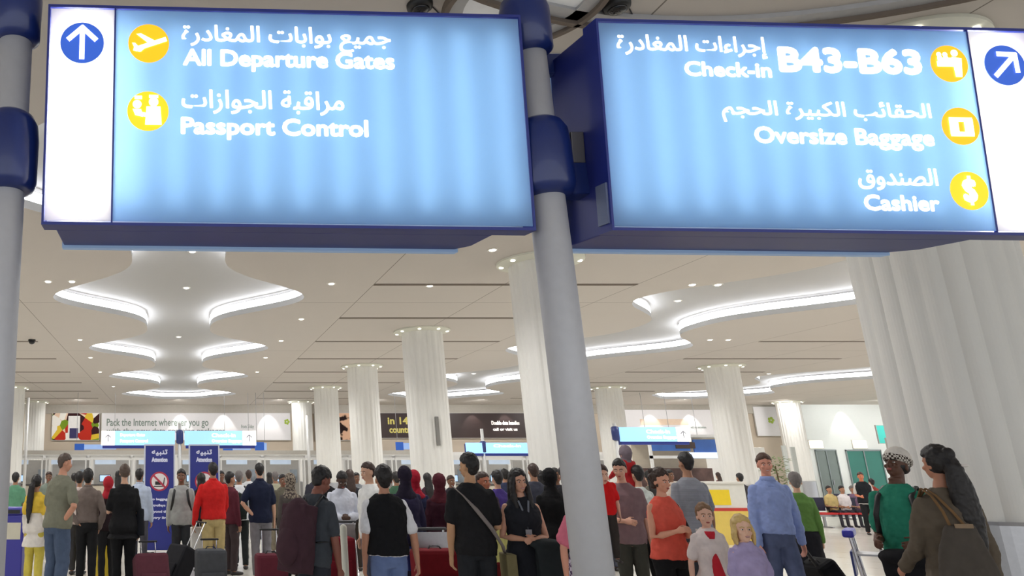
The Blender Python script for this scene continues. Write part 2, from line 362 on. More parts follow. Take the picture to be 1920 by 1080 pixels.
# ------------------------------------------------------------------ the two backlit signs
GLOW = mat('backlit_white_print', (255, 255, 255), .5, var=0, emit=1.3)
def translucent(name, rgb):
    m = bpy.data.materials.new(name); m.use_nodes = True; nt = m.node_tree; nt.nodes.clear()
    out = nt.nodes.new('ShaderNodeOutputMaterial'); a = nt.nodes.new('ShaderNodeBsdfTranslucent'); b = nt.nodes.new('ShaderNodeBsdfDiffuse'); mx = nt.nodes.new('ShaderNodeMixShader')
    a.inputs[0].default_value = (*lin(rgb), 1); b.inputs[0].default_value = (*lin(rgb), 1); mx.inputs[0].default_value = .22
    nt.links.new(a.outputs[0], mx.inputs[1]); nt.links.new(b.outputs[0], mx.inputs[2]); nt.links.new(mx.outputs[0], out.inputs[0]); return m
BLUEF = translucent('sign_face_blue', (192, 219, 240)); WHITEF = translucent('sign_face_white', (255, 252, 244))
TUBE = mat('sign_tube', (255, 255, 255), .5, var=0, emit=4.3)
REFL = mat('sign_reflector', (235, 238, 242), .8, var=0)
YEL = mat('backlit_yellow', (255, 196, 30), .5, var=0, emit=1.0); YEL2 = mat('backlit_amber', (255, 176, 20), .5, var=0, emit=1.0); BLU = mat('backlit_royal_blue', (52, 98, 206), .5, var=0, emit=.55)
PEACH = mat('backlit_peach', (240, 196, 150), .5, var=0, emit=.8)
def disc(g, x, z, r, y, th=.003, mi=0, n=48):
    vs = [(x+r*math.cos(2*PI*i/n), yy, z+r*math.sin(2*PI*i/n)) for yy in (y, y-th) for i in range(n)]
    g.add(vs, [(i, (i+1) % n, n+(i+1) % n, n+i) for i in range(n)]+[tuple(range(n)), tuple(range(n, 2*n))[::-1]], mi)
def flat_poly(g, pts, y, th=.002, mi=0):
    n = len(pts); t = tessellate_polygon([[Vector((x, z, 0)) for x, z in pts]])
    g.add([(x, y-th, z) for x, z in pts], [tuple(q) for q in t], mi)
def bar(g, a, b, w, y):
    a, b = Vector(a), Vector(b); d = (b-a).normalized(); p = Vector((-d.y, d.x))*w/2
    flat_poly(g, [a+p, b+p, b-p, a-p], y)
def arrow(g, cx, cz, r, ang, y):
    c, s = math.cos(ang), math.sin(ang)
    def T(p): return (cx+r*(p[0]*c-p[1]*s), cz+r*(p[0]*s+p[1]*c))
    bar(g, T((0, -.82)), T((0, .72)), r*.24, y); bar(g, T((-.66, .12)), T((.06, .80)), r*.24, y-.0003); bar(g, T((.66, .12)), T((-.06, .80)), r*.24, y-.0006)
def sign(loc, yaw, tilt, W, H, strip, label, inset, ink):
    o = empty('wayfinding_sign', loc, 0, label, 'sign', 'overhead wayfinding signs', rot=(tilt, 0, yaw))
    s0, s1 = strip                                     # the white end strip, x range
    b0, b1 = (s1, W) if s0 < .1 else (0, s0)
    G().box(b0+.003, b1-.003, 0, .004, .012, H-.012).obj('blue_face', BLUEF, o); G().box(s0+.004, s1-.003, 0, .004, .012, H-.012).obj('white_face', WHITEF, o)
    g = G(); g.box(-.012, 0, -.004, .12, -.012, H+.012); g.box(W, W+.012, -.004, .12, -.012, H+.012); g.box(0, W, -.004, .12, -.012, .004); g.box(0, W, -.004, .12, H-.004, H+.012)
    xs = s1 if s0 < .1 else s0; g.box(xs-.004, xs+.004, -.002, .012, .004, H-.004)
    g.obj('frame', [NAVY], o)
    G().box(0, W, .112, .12, 0, H).obj('reflector', REFL, o)
    nt_ = 10
    for i in range(nt_):
        x = b0+(b1-b0)*(i+.5)/nt_
        G().tube([(x, .07, .10), (x, .07, H-.10)], .013, 10).obj('light_tube', TUBE, o)
    x = (s0+s1)/2; G().box(x-.10, x+.10, .085, .09, .08, H-.08).obj('light_tube', mat('sign_tube_strong', (255, 252, 246), .5, var=0, emit=22), o)
    a, b, ch = inset
    g = G(); g.prism([(a, .12), (W-b, .12), (W-b, .40), (W-b-ch, .50), (a, .50)], -.012, H-.01); g.obj('housing', NAVY, o, bevel=.006)
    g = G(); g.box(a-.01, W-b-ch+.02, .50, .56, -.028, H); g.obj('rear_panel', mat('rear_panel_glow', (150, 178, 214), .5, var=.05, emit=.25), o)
    ink(o); return o
def inkL(o):
    g = G(); disc(g, .179, 1.012, .119, -.002, .003, 0); g.obj('arrow_disc', BLU, o); g = G(); arrow(g, .179, 1.012, .119, 0, -.006); g.obj('arrow', GLOW, o)
    for z, m, k in ((1.017, YEL2, 0), (.625, YEL, 1)):
        g = G(); disc(g, .543, z, .112, -.002, .003); g.obj('pictogram_disc', m, o); g = G()
        if k == 0:      # departing aeroplane
            bar(g, (.462, z-.030), (.485, z-.036), .030, -.006); bar(g, (.478, z-.034), (.640, z+.026), .026, -.0062)
            flat_poly(g, [(.475, z+.052), (.500, z+.056), (.575, z+.016), (.545, z-.004)], -.0065); flat_poly(g, [(.452, z+.0), (.468, z+.0), (.495, z-.03), (.470, z-.04)], -.0067)
            flat_poly(g, [(.520, z-.018), (.548, z-.006), (.500, z-.052), (.484, z-.052)], -.0069)
        else:           # officer and traveller at a desk
            disc(g, .573, z+.052, .026, -.005, .001); bar(g, (.548, z+.083), (.598, z+.083), .018, -.006); flat_poly(g, [(.535, z+.026), (.610, z+.026), (.618, z-.078), (.528, z-.078)], -.0063)
            disc(g, .484, z+.038, .024, -.005, .001); flat_poly(g, [(.460, z+.010), (.506, z+.010), (.516, z-.035), (.474, z-.025)], -.0065); bar(g, (.490, z-.015), (.560, z-.028), .024, -.0067); bar(g, (.470, z+.075), (.510, z+.075), .020, -.0069)
        g.obj('pictogram', GLOW, o)
    text(arabic('جميع بوابات المغادرة'), .723, 1.892, .985, 1.135, -.003, GLOW, o, bold=.003)
    text('All Departure Gates', .731, 1.908, .862, .992, -.003, GLOW, o, bold=.0055)
    text(arabic('مراقبة الجوازات'), .724, 1.617, .615, .758, -.003, GLOW, o, bold=.003)
    text('Passport Control', .721, 1.746, .468, .597, -.003, GLOW, o, bold=.0055)
def inkR(o):
    g = G(); disc(g, 2.293, .952, .117, -.002); g.obj('arrow_disc', BLU, o); g = G(); arrow(g, 2.293, .952, .117, -PI/4, -.006); g.obj('arrow', GLOW, o)
    for x, z, k in ((1.972, .954, 0), (1.984, .594, 1), (1.978, .231, 2)):
        g = G(); disc(g, x, z, .106, -.002); g.obj('pictogram_disc', YEL2 if k < 2 else YEL, o); g = G()
        if k == 0:      # people at a check-in desk
            for q in (-.055, -.02): disc(g, x+q, z+.052, .014, -.005, .001); bar(g, (x+q, z+.04), (x+q, z), .026, -.006)
            disc(g, x+.035, z+.062, .020, -.005, .001); bar(g, (x-.075, z-.004), (x+.05, z-.004), .03, -.0062); flat_poly(g, [(x+.014, z+.04), (x+.07, z+.03), (x+.06, z-.078), (x+.022, z-.078)], -.0064); bar(g, (x-.07, z+.022), (x+.05, z+.022), .022, -.0066)
        elif k == 1:    # oversize bag
            for a, b in (((x-.066, z+.036), (x+.066, z+.036)), ((x-.066, z-.046), (x+.066, z-.046))): bar(g, a, b, .026, -.006)
            for q in (-.042, .042): bar(g, (x+q, z-.05), (x+q, z+.04), .052, -.0063)
        else:
            g.obj('x', GLOW); bpy.data.objects.remove(bpy.data.objects['x'])
            text('S', x-.042, x+.042, z-.066, z+.066, -.005, GLOW, o, name='pictogram', bold=.011); g = G(); bar(g, (x, z-.082), (x, z+.082), .020, -.008)
        g.obj('pictogram', GLOW, o)
    text(arabic('إجراءات المغادرة'), .092, .937, .955, 1.085, -.003, GLOW, o, bold=.003)
    text('Check-in', .459, .95, .848, .937, -.003, GLOW, o, bold=.005)
    text('B43-B63', .993, 1.812, .882, 1.034, -.003, GLOW, o, bold=.011)
    text(arabic('الحقائب الكبيرة الحجم'), .645, 1.826, .592, .724, -.003, GLOW, o, bold=.003)
    text('Oversize Baggage', .812, 1.822, .448, .573, -.003, GLOW, o, bold=.005)
    text(arabic('الصندوق'), 1.36, 1.809, .225, .352, -.003, GLOW, o, bold=.003)
    text('Cashier', 1.377, 1.799, .112, .203, -.003, GLOW, o, bold=.005)
sign((-.711, 3.75, 2.936), .038, .084, 2.627, 1.225, (0, .357), 'large backlit blue overhead sign for all departure gates and passport control', (.05, .17, .06), inkL)
R = sign((2.287, 3.75, 2.904), .040, .101, 2.45, 1.16, (2.105, 2.45), 'large backlit blue overhead sign for check-in B43-B63, oversize baggage and cashier', (.0, .36, .10), inkR)
G().box(-.022, -.008, .01, .10, .03, .25).obj('end_cap', mat('cap_grey', (120, 130, 160), .5, .3), R)
G().box(-.075, -.002, .2, .32, .42, .60).obj('bracket', mat('bracket_grey', (112, 110, 112), .5, .5), R, bevel=.004)
G().box(-.055, -.035, .40, .52, -.06, .44).obj('edge_strip', mat('strip_steel_blue', (150, 168, 196), .4, .3), R)
def pole(x, y, label, sl):
    o = empty('sign_pole', (x, y, 0), 0, label, 'pole', 'grey steel poles carrying the signs')
    G().cyl(0, 0, 0, 4.35, .094, 48).obj('tube', POSTM, o, smooth=True)
    G().lathe(0, 0, [(.22, 0), (.22, .015), (.12, .03), (.11, .06)], 32).obj('floor_flange', STEEL, o)
    G().lathe(0, 0, [(.098, sl), (.14, sl-.02+.04), (.155, sl+.06), (.158, sl+.30), (.15, sl+.39), (.125, sl+.44), (.098, sl+.46)], 40).obj('collar', NAVYD, o, smooth=True)
    G().lathe(0, 0, [(.10, 4.02), (.135, 4.05), (.14, 4.30), (.12, 4.38), (.05, 4.42)], 40).obj('top_cap', NAVYD, o, smooth=True)
    return o
pole(-.925, 3.8, 'grey steel pole at the far left edge with a navy collar', 3.12)
p = pole(2.045, 3.93, 'grey steel centre pole with navy collar between the two big signs', 3.14)
G().box(.05, .30, -.02, .10, 3.16, 3.52).obj('sign_arm', NAVYD, p, bevel=.01); G().box(.0, .34, .16, .5, 4.0, 4.14).obj('sign_arm', NAVYD, p, bevel=.01)
G().box(-.30, -.02, .02, .36, 4.16, 4.28).obj('sign_arm', NAVYD, p, bevel=.01)

# ------------------------------------------------------------------ banners and signs at the back of the hall
def hz(py, D): 
    a = TH-math.atan((py-CY)/F); return EYE+D*math.tan(a)
def panel(name, px0, px1, py0, py1, D, m, label, cat, th=.08, group=None, fr=None):
    zt, zb = hz(py0, D), hz(py1, D); x0, x1 = at(px0, D, (zt+zb)/2), at(px1, D, (zt+zb)/2)
    o = empty(name, (x0, D, zb), 0, label, cat, group); w, h = x1-x0, zt-zb
    G().box(.03, w-.03, -th*.6, th*.4, .03, h-.03).obj('face', m, o)
    g = G(); g.box(0, w, -th*.5, th*.5, 0, .03); g.box(0, w, -th*.5, th*.5, h-.03, h); g.box(0, .03, -th*.5, th*.5, .03, h-.03); g.box(w-.03, w, -th*.5, th*.5, .03, h-.03)
    g.obj('frame', fr or mat('frame_grey', (190, 188, 184), .5, .2), o)
    return o, w, h, (lambda px: at(px, D, (zt+zb)/2)-x0), (lambda py: hz(py, D)-zb)
DB = YB-.1
food = pattern('food_poster_print', (214, 66, 42), (248, 240, 226), 2.2, 'blob')
N_, L_ = food.node_tree.nodes, food.node_tree.links
vo = N_.new('ShaderNodeTexVoronoi'); vo.inputs['Scale'].default_value = 1.9
rp = N_.new('ShaderNodeValToRGB'); rp.color_ramp.interpolation = 'CONSTANT'
for i, (q, c) in enumerate(((0, (190, 50, 36)), (.2, (244, 240, 232)), (.42, (60, 30, 34)), (.58, (224, 190, 60)), (.72, (120, 150, 40)), (.85, (236, 206, 180)))):
    e = rp.color_ramp.elements[i] if i < 2 else rp.color_ramp.elements.new(q); e.position = q; e.color = (*lin(c), 1)
sp_ = N_.new('ShaderNodeSeparateColor'); tcf = [n for n in N_ if n.type == 'TEX_COORD'][0]; L_.new(tcf.outputs['Object'], vo.inputs['Vector'])
L_.new(vo.outputs['Color'], sp_.inputs[0]); L_.new(sp_.outputs[0], rp.inputs[0]); L_.new(rp.outputs[0], N_['Principled BSDF'].inputs['Base Color'])
WB = mat('banner_white', (226, 224, 226), .5, var=.02); INKG = mat('ink_grey', (126, 140, 132), .6, var=0); INKW = mat('ink_white', (240, 236, 232), .5, var=0, emit=.25)
DKB = mat('banner_dark_brown', (52, 36, 34), .5, var=.15, vscale=.6); GRN = mat('logo_green', (160, 186, 60), .5, var=.05); INKY = mat('ink_yellow', (214, 202, 110), .6, var=0)
o, w, h, X, Z = panel('advertising_banner', 97, 187, 774, 826, DB, food, 'colourful food and people photo banner at the far left of the back wall', 'banner')
G().box(X(128), X(150), -.07, -.05, Z(812), Z(780)).obj('printed_figure', mat('figure_white', (238, 236, 234), .6), o)
G().box(X(131), X(147), -.075, -.07, Z(822), Z(803)).obj('printed_pot', mat('figure_navy', (44, 40, 92), .6), o)
o, w, h, X, Z = panel('advertising_banner', 190, 545, 774, 826, DB, WB, 'long white banner about packing the Internet, above the blue check-in strips', 'banner')
text('Pack the Internet wherever you go', X(200), X(391), Z(803), Z(785), -.05, INKG, o, bold=.01)
text('with the new data roaming packages', X(200), X(422), Z(815), Z(803), -.05, INKG, o, bold=.01)
text('from 5/day', X(452), X(476), Z(805), Z(796), -.05, INKG, o, bold=.004)
def logo(o, cx, cz, s):
    g = G(); 
    for k in range(5):
        a = k*1.257; g.ell((cx+s*.5*math.cos(a), -.055, cz+s*.5*math.sin(a)), (s*.34, .02, s*.34), 12, 8)
    g.obj('logo', GRN, o)
logo(o, X(538), Z(791), .22)
o, w, h, X, Z = panel('advertising_banner', 590, 660, 774, 826, DB, pattern('portrait_print', (40, 26, 26), (222, 180, 150), 1.6, 'blob'), 'dark banner with a half hidden portrait between two left columns', 'banner')
o, w, h, X, Z = panel('advertising_banner', 662, 1017, 774, 822, DB, DKB, 'long dark brown banner with yellow and white lettering behind the columns', 'banner')
text('in 140', X(727), X(775), Z(796), Z(782), -.05, INKY, o, bold=.02); text('countries', X(729), X(783), Z(812), Z(800), -.05, INKY, o, bold=.02)
text('Double data bundles', X(921), X(974), Z(797), Z(789), -.05, INKW, o, bold=.02); text('call or visit us', X(923), X(969), Z(808), Z(802), -.05, INKW, o, bold=.015)
logo(o, X(1008), Z(794), .28)
o, w, h, X, Z = panel('advertising_banner', 1146, 1375, 768, 822, DB, WB, 'pale banner with peach strip behind the backlit check-in strip', 'banner')
G().box(X(1200), X(1290), -.06, -.045, Z(797), Z(786)).obj('peach_strip', mat('peach_print', (226, 202, 180), .6), o)
text('with you everywhere', X(1293), X(1322), Z(805), Z(799), -.05, INKG, o, bold=.004)
o, w, h, X, Z = panel('advertising_banner', 1415, 1470, 762, 818, DB, WB, 'white banner with a small green logo above the plant', 'banner')
logo(o, X(1445), Z(788), .26)
for px in (338, 420, 505, 893, 955, 1230, 1305, 1590):
    x = at(px, 47.6, 5.6); spot(x, 47.75, CEIL-.05, 130, 62, .04, (1, .97, .93), .35, (x, YB, 3.2))
# brown zone under the banners, white zone below it
tag(G().box(-22, at(1400, YB), YB-.25, YB, 0, 3.0).obj('trim_2', mat('booth_wall_pale', (226, 225, 222), .6, var=.05)), 'pale lower wall behind the check-in booths', kind='structure')

# far hanging sign strips
SF = mat('far_sign_face', (150, 200, 246), .5, var=.1, vscale=1.2, emit=.75); SW = mat('far_sign_white', (255, 255, 250), .5, var=0, emit=1.1)
def strip(px0, px1, py0, py1, D, endl, label, icons):
    zt, zb = hz(py0, D), hz(py1, D); x0, x1 = at(px0, D, (zt+zb)/2), at(px1, D, (zt+zb)/2); w, h = x1-x0, zt-zb
    o = empty('hanging_sign', (x0, D, zb), 0, label, 'sign', 'distant backlit sign strips'); e = h*.95
    G().box(0 if endl != 'l' else e, w if endl != 'r' else w-e, 0, .05, 0, h).obj('blue_face', SF, o)
    if endl: G().box(0 if endl == 'l' else w-e, e if endl == 'l' else w, -.002, .05, 0, h).obj('white_face', SW, o)
    G().box(.04, w-.04, .05, .3, -.10, h-.05).obj('housing', NAVY, o)
    c0 = e*1.4 if endl == 'l' else w*.38
    for t, (k, a) in enumerate(icons): text(a, c0, c0+w*.42*k, h*(.56-.42*t), h*(.84-.42*t), -.002, SW, o, bold=.006)
    if endl:
        g = G(); arrow(g, e/2 if endl == 'l' else w-e/2, h/2, h*.3, 0, -.004); g.obj('arrow', mat('arrow_grey', (150, 150, 160), .5), o)
    return o
strip(190, 328, 808, 835, 27, 'l', 'pale blue backlit strip sign on the left, white arrow block at its left end', ((.8, 'Departure Gates'), (.9, 'Passport Control')))
strip(346, 480, 808, 835, 27, 'r', 'pale blue backlit strip sign left of centre, white block at its right end', ((.8, 'Check-in'), (1, 'Oversize Baggage')))
strip(874, 1010, 830, 850, 32, 'r', 'pale blue backlit strip sign above the heads left of the centre pole', ((.9, 'Check-in'),))
strip(1162, 1294, 801, 828, 27, 'r', 'pale blue backlit strip sign just right of the centre pole', ((.8, 'Check-in'), (1, 'Oversize Baggage')))
def farpole(px, D, top, label, sl=None):
    x = at(px, D, top-.5); o = empty('sign_pole', (x, D, 0), 0, label, 'pole'); G().cyl(0, 0, 0, top, .06, 20).obj('tube', mat('pole_pale', (206, 206, 204), .45, .4), o, smooth=True)
    G().cyl(0, 0, 0, .03, .16, 24).obj('floor_flange', STEEL, o)
    if sl: G().lathe(0, 0, [(.07, sl), (.12, sl+.04), (.13, sl+.45), (.08, sl+.5)], 24).obj('collar', NAVYD, o, smooth=True)
farpole(337, 27.1, 3.4, 'pale distant pole with navy collar between the two left strip signs', 2.68)
farpole(905, 32.1, 3.5, 'pale distant pole with navy collar carrying the strip sign left of centre', 2.5)
farpole(1155, 27.1, 3.4, 'pale distant pole with navy collar right of the centre pole', 2.8)
farpole(52, 30, 4.6, 'very thin pale pole beside the far left column'); farpole(577, 30, 3.9, 'very thin pale pole between the two columns above the red haired crowd')
# small blue counter signs
CB_ = mat('counter_sign_blue', (44, 96, 190), .5, emit=.25); CL_ = mat('counter_sign_pale', (150, 180, 232), .5, var=.2, vscale=3, emit=.45)
for a, b, c, t, bb, w in ((140, 158, 218, 832, 844, 'under the colourful food banner'), (418, 436, 470, 829, 845, 'under the white end of the left strip sign'), (742, 756, 792, 829, 844, 'left of the slotted column'),
                    (478, 495, 500, 829, 845, 'square, left of the narrow columns'), (1210, 1222, 1262, 826, 843, 'below the right strip sign'), (1306, 1330, 1366, 824, 842, 'right of the dark panel, behind the grey shirted man')):
    D = 41; zt, zb = hz(t, D), hz(bb, D); x0, x1, xm = at(a, D, zt), at(c, D, zt), at(b, D, zt)
    o = empty('counter_sign', (x0, D, zb), 0, 'small blue check-in counter sign '+w, 'sign', 'small blue counter signs')
    G().box(0, xm-x0, 0, .08, 0, zt-zb).obj('number_block', CB_, o); G().box(xm-x0, x1-x0, .01, .08, .04, zt-zb-.04).obj('info_panel', CL_, o)
    g = G()
    for q in (.1, x1-x0-.1): g.cyl(q, .04, zt-zb, CEIL-zb-.001, .012, 8)
    g.obj('hanger', STEEL, o)
# check-in booths
BP = mat('booth_white', (226, 226, 224), .45, var=.03); BG = mat('booth_grey', (182, 180, 176), .5, var=.08)
def booth():
    o = empty('checkin_booth', (0, 0, 0)); W = 2.15
    g = G()
    for x in (0, W-.07): g.box(x, x+.07, -1.0, -.93, 0, 2.42); g.box(x, x+.07, .9, .97, 0, 2.42)
    g.box(0, W, -1.0, -.90, 2.42, 2.62); g.box(0, .07, -1, .97, 2.5, 2.6); g.box(W-.07, W, -1, .97, 2.5, 2.6)
    g.obj('frame', BP, o)
    G().box(.07, W-.07, .9, .95, 0, 2.4).obj('back_panel', BG, o)
    G().box(.15, 1.5, -.9, -.2, 0, 1.08).obj('counter', mat('counter_beige', (206, 196, 178), .4), o, bevel=.02)
    G().box(.1, 1.55, -.95, -.15, 1.08, 1.13).obj('worktop', mat('worktop_dark', (70, 66, 66), .35), o)
    m = G().box(.5, 1.1, -.5, -.46, 1.25, 1.62).obj('monitor', BLACKM, o); G().box(.53, 1.07, -.515, -.5, 1.28, 1.59).obj('screen', mat('screen_light', (176, 208, 240), .4, var=.2, vscale=4, emit=.7), m)
    G().box(1.6, 2.0, .86, .9, 1.2, 1.9).obj('notice', mat('notice_mixed', (150, 160, 170), .5, var=.5, vscale=5), o)
    G().box(.3, 1.4, -1.03, -1.0, 2.15, 2.38).obj('header_sign', mat('header_pale', (190, 206, 226), .5, var=.2, vscale=2, emit=.2), o)
    return o
b0 = booth(); x = -11.6; i = 0
while x < 27:
    o = b0 if i == 0 else copy_tree(b0); o.location = (x, 41.5, 0); i += 1
    tag(o, None, 'check-in booth', 'row of white check-in booths'); o['label'] = 'white framed check-in booth in the far row, %s from the left' % ORD[i-1]
    x += 2.3
tag(G().box(-12, 12.6, 40.3, 40.38, 2.64, 2.86).obj('booth_canopy', mat('canopy_grey', (188, 184, 176), .5)), 'long pale grey beam running over the check-in booths', 'canopy beam')
# desk area to the right
D = 19; o = empty('service_desk', (at(1300, D), D, 0), 0, 'white service desk with yellow front panel and red stripe', 'desk'); w = at(1392, D)-at(1300, D)
G().box(0, w, 0, .8, 0, 1.42).obj('carcass', mat('desk_white', (224, 222, 214), .4), o, bevel=.01)
G().box(.12, w*.66, -.02, 0, .92, 1.28).obj('front_panel', mat('desk_yellow', (236, 204, 20), .45), o)
G().box(0, w, -.03, 0, .78, .85).obj('stripe', mat('desk_red', (190, 50, 36), .45), o); G().box(0, w, -.03, 0, 0, .78).obj('plinth', mat('desk_base_amber', (218, 190, 90), .45), o)
G().box(-.04, w+.04, -.06, .84, 1.42, 1.47).obj('worktop', WHITE, o)
D = 33; zt, zb = hz(824, D), hz(862, D)
o = empty('information_booth', (at(1225, D), D, 0), 0, 'open booth with blue header and dark interior behind the grey shirted man', 'booth'); w = at(1378, D)-at(1225, D)
g = G(); 
for q in (0, w-.1): g.box(q, q+.1, 0, .1, 0, 3.2)
g.box(0, w, 0, .12, 2.3, 2.42); g.box(0, w, 0, 1.6, 3.2, 3.3); g.obj('frame', BP, o)
g = G(); g.box(.1, w*.5, -.02, .06, 2.62, 3.1); g.box(w*.55, w-.1, -.02, .06, 2.5, 3.1); g.obj('header', mat('header_blue', (58, 98, 168), .5, var=.4, vscale=1.5, emit=.12), o)
G().box(w*.32, w*.56, -.05, -.02, 2.72, 2.98).obj('dark_panel', mat('brown_dark', (70, 54, 50), .5), o)
G().box(w*.4, w*.82, -.1, -.04, 2.32, 2.56).obj('light_box', mat('lightbox_pale', (200, 216, 255), .5, var=.1, emit=.9), o)
G().box(.1, w-.1, 1.5, 1.55, 0, 3.2).obj('back_panel', mat('booth_beige', (208, 196, 176), .6), o)
G().box(.1, w-.1, 1.2, 1.5, .9, 1.9).obj('shelf_unit', mat('shelf_clutter', (110, 84, 78), .6, var=.8, vscale=3), o); G().box(.1, w-.1, 0, .6, 0, 1.15).obj('counter', mat('counter_dark', (66, 70, 64), .4), o)
# partitions and plant in front of the glass doors
for i, (a, b, D, z, c, w) in enumerate(((1420, 1442, 40, 3.0, (214, 212, 206), 'beige, left of the plant'), (1476, 1484, 40, 3.1, (196, 200, 196), 'narrow, right of the plant'), (1492, 1500, 42, 3.1, (190, 194, 190), 'narrow, beside the first glass door'))):
    o = empty('partition', (at(a, D), D, 0), 0, 'tall pale partition panel, '+w, 'partition', 'tall partitions by the glass doors')
    G().box(0, at(b, D)-at(a, D), 0, .08, .1, z).obj('panel', mat('partition_%d' % i, c, .4), o, bevel=.01); G().box(-.03, at(b, D)-at(a, D)+.03, -.03, .11, 0, .1).obj('base', STEEL, o)
D = 34; o = empty('potted_plant', (at(1457, D), D, 0), 0, 'green potted plant behind the man in the light blue shirt', 'plant')
G().lathe(0, 0, [(.22, 0), (.3, .5), (.32, .52), (.27, .52)], 20).obj('pot', mat('pot_grey', (120, 116, 110), .6), o)
G().tube([(0, 0, .5), (.03, 0, 1.2), (0, .02, 2.0)], [.05, .035, .02], 8).obj('stem', mat('bark', (104, 84, 60), .8), o)
g = G()
for i in range(150):
    a = random.uniform(0, 2*PI); r = random.uniform(.05, .5); z = random.uniform(1.1, 2.4); d = Vector((math.cos(a), math.sin(a), random.uniform(-.2, .7))).normalized(); p = Vector((r*math.cos(a), r*math.sin(a), z)); s = d.cross(Vector((0, 0, 1))).normalized()*.05
    q = p+d*.26+Vector((0, 0, -.04)); g.add([p, p+d*.12+s, q, p+d*.12-s, p+d*.12+Vector((0, 0, .02))], [(0, 1, 4), (1, 2, 4), (2, 3, 4), (3, 0, 4)])
g.obj('leaves', mat('leaf_green', (104, 122, 70), .6, var=.4, vscale=8), o)
# wall fittings on the right
for px, w in ((1530, 'left of two above the grey glass door'), (1612, 'right of two above the green glass door')):
    zt, zb = hz(826, YB-.4), hz(840, YB-.4); x0 = at(px-12, YB-.4, 3.6); x1 = at(px+12, YB-.4, 3.6)
    o = empty('wall_light', (x0, YB-.42, zb), 0, 'small glowing rectangular wall light, '+w, 'wall light'); G().box(0, x1-x0, 0, .1, 0, zt-zb).obj('lens', mat('wall_light_glow', (255, 250, 240), .5, var=0, emit=1.6), o, bevel=.02)
    G().box(-.04, x1-x0+.04, .06, .12, -.04, zt-zb+.04).obj('housing', WHITE, o)
o, w, h, X, Z = panel('wall_sign', 1644, 1694, 797, 832, 44, mat('teal_sign', (62, 176, 166), .5, var=.1, vscale=1, emit=.45), 'teal backlit wall sign beside the huge column', 'sign'); text('Exit', X(1668), X(1690), Z(812), Z(801), -.06, SW, o, bold=.01)
o, w, h, X, Z = panel('wall_sign', 1662, 1696, 821, 846, 42, mat('white_sign_glow', (214, 224, 255), .5, emit=.7), 'white and royal blue sign just above the white cap', 'sign'); G().box(X(1668), w, -.07, -.05, 0, Z(834)).obj('blue_band', mat('band_blue', (52, 92, 190), .5, emit=.2), o)
# seating
RED = mat('seat_red', (186, 28, 30), .45, var=.12); SNV = mat('seat_navy', (34, 36, 62), .5, var=.1)
def bench():
    o = empty('waiting_bench'); n = 4
    for k in range(n):
        G().box(k*.6+.03, k*.6+.57, -.25, .25, .40, .46).obj('seat', RED, o, bevel=.02)
        G().box(k*.6+.03, k*.6+.57, .2, .27, .50, .92).obj('backrest', SNV, o, bevel=.02)
    G().box(0, 2.4, -.02, .06, .33, .39).obj('beam', STEEL, o)
    for x in (.3, 2.1):
        g = G(); g.box(x-.03, x+.03, -.02, .04, .02, .34); g.box(x-.03, x+.03, -.3, .3, 0, .04); g.obj('leg', STEEL, o)
    for k in range(n+1):
        g = G(); g.box(k*.6-.02, k*.6+.02, -.22, .24, .60, .63); g.box(k*.6-.02, k*.6+.02, .1, .14, .38, .62); g.obj('armrest', BLACKM, o)
    return o
bb = bench(); bb.location = (at(1512, 25), 25, 0); tag(bb, 'row of red and navy waiting seats, left one behind the blue shirted man', 'bench', 'waiting seats')
c = copy_tree(bb); c.location = (at(1512, 25)+2.5, 25.0, 0); c['label'] = 'row of red and navy waiting seats, right one behind the man in green'
c = copy_tree(bb); c.location = (at(1540, 30), 29.5, 0); c['label'] = 'row of red and navy waiting seats, the row farther back by the glass doors'
for q in list(bpy.data.objects):
    pass

# blue no-baggage standees
def standee(px, D, label):
    x = at(px, D); o = empty('information_standee', (x, D, 0), 0, label, 'standee', 'navy information standees'); w = .60
    G().box(-w/2, w/2, 0, .06, .12, 2.24).obj('panel', mat('standee_navy', (40, 48, 128), .4, var=.05), o)
    g = G(); g.box(-w/2-.03, -w/2, -.01, .07, .05, 2.27); g.box(w/2, w/2+.03, -.01, .07, .05, 2.27); g.box(-w/2, w/2, -.01, .07, 2.24, 2.27); g.obj('frame', mat('standee_frame', (200, 204, 216), .4, .3), o)
    G().box(-.36, .36, -.2, .26, 0, .06).obj('base', STEEL, o, bevel=.01)
    W2 = mat('standee_white', (214, 216, 238), .5, var=0)
    text(arabic('تنبيه'), -.17, .17, 2.03, 2.16, -.001, W2, o, bold=.006); text('Attention', -.17, .17, 1.90, 2.0, -.001, W2, o, bold=.006)
    g = G(); disc(g, 0, 1.50, .20, -.002); g.obj('prohibition_ring', mat('ring_red', (176, 52, 74), .5), o)
    g = G(); disc(g, 0, 1.50, .165, -.006); g.obj('prohibition_field', mat('ring_field', (222, 214, 214), .5), o)
    g = G(); flat_poly(g, [(-.09, 1.43), (.03, 1.43), (.03, 1.50), (-.09, 1.50)], -.010); bar(g, (-.12, 1.40), (.10, 1.40), .02, -.010); bar(g, (.08, 1.40), (.11, 1.58), .02, -.0105); g.obj('trolley_pictogram', BLACKM, o)
    g = G(); bar(g, (-.125, 1.625), (.125, 1.375), .04, -.013); g.obj('prohibition_bar', mat('ring_red', (176, 52, 74), .5), o)
    for k, t in enumerate(('No baggage', 'trolleys', 'beyond the', 'entry line')):
        ww = .21 if k != 1 else .13; text(t, -ww, ww, 1.10-.125*k, 1.165-.125*k, -.001, W2, o, bold=.004)
standee(299, 16.4, 'navy information standee with red prohibition circle, left one')
standee(383, 16.4, 'navy information standee half hidden behind the man in red')
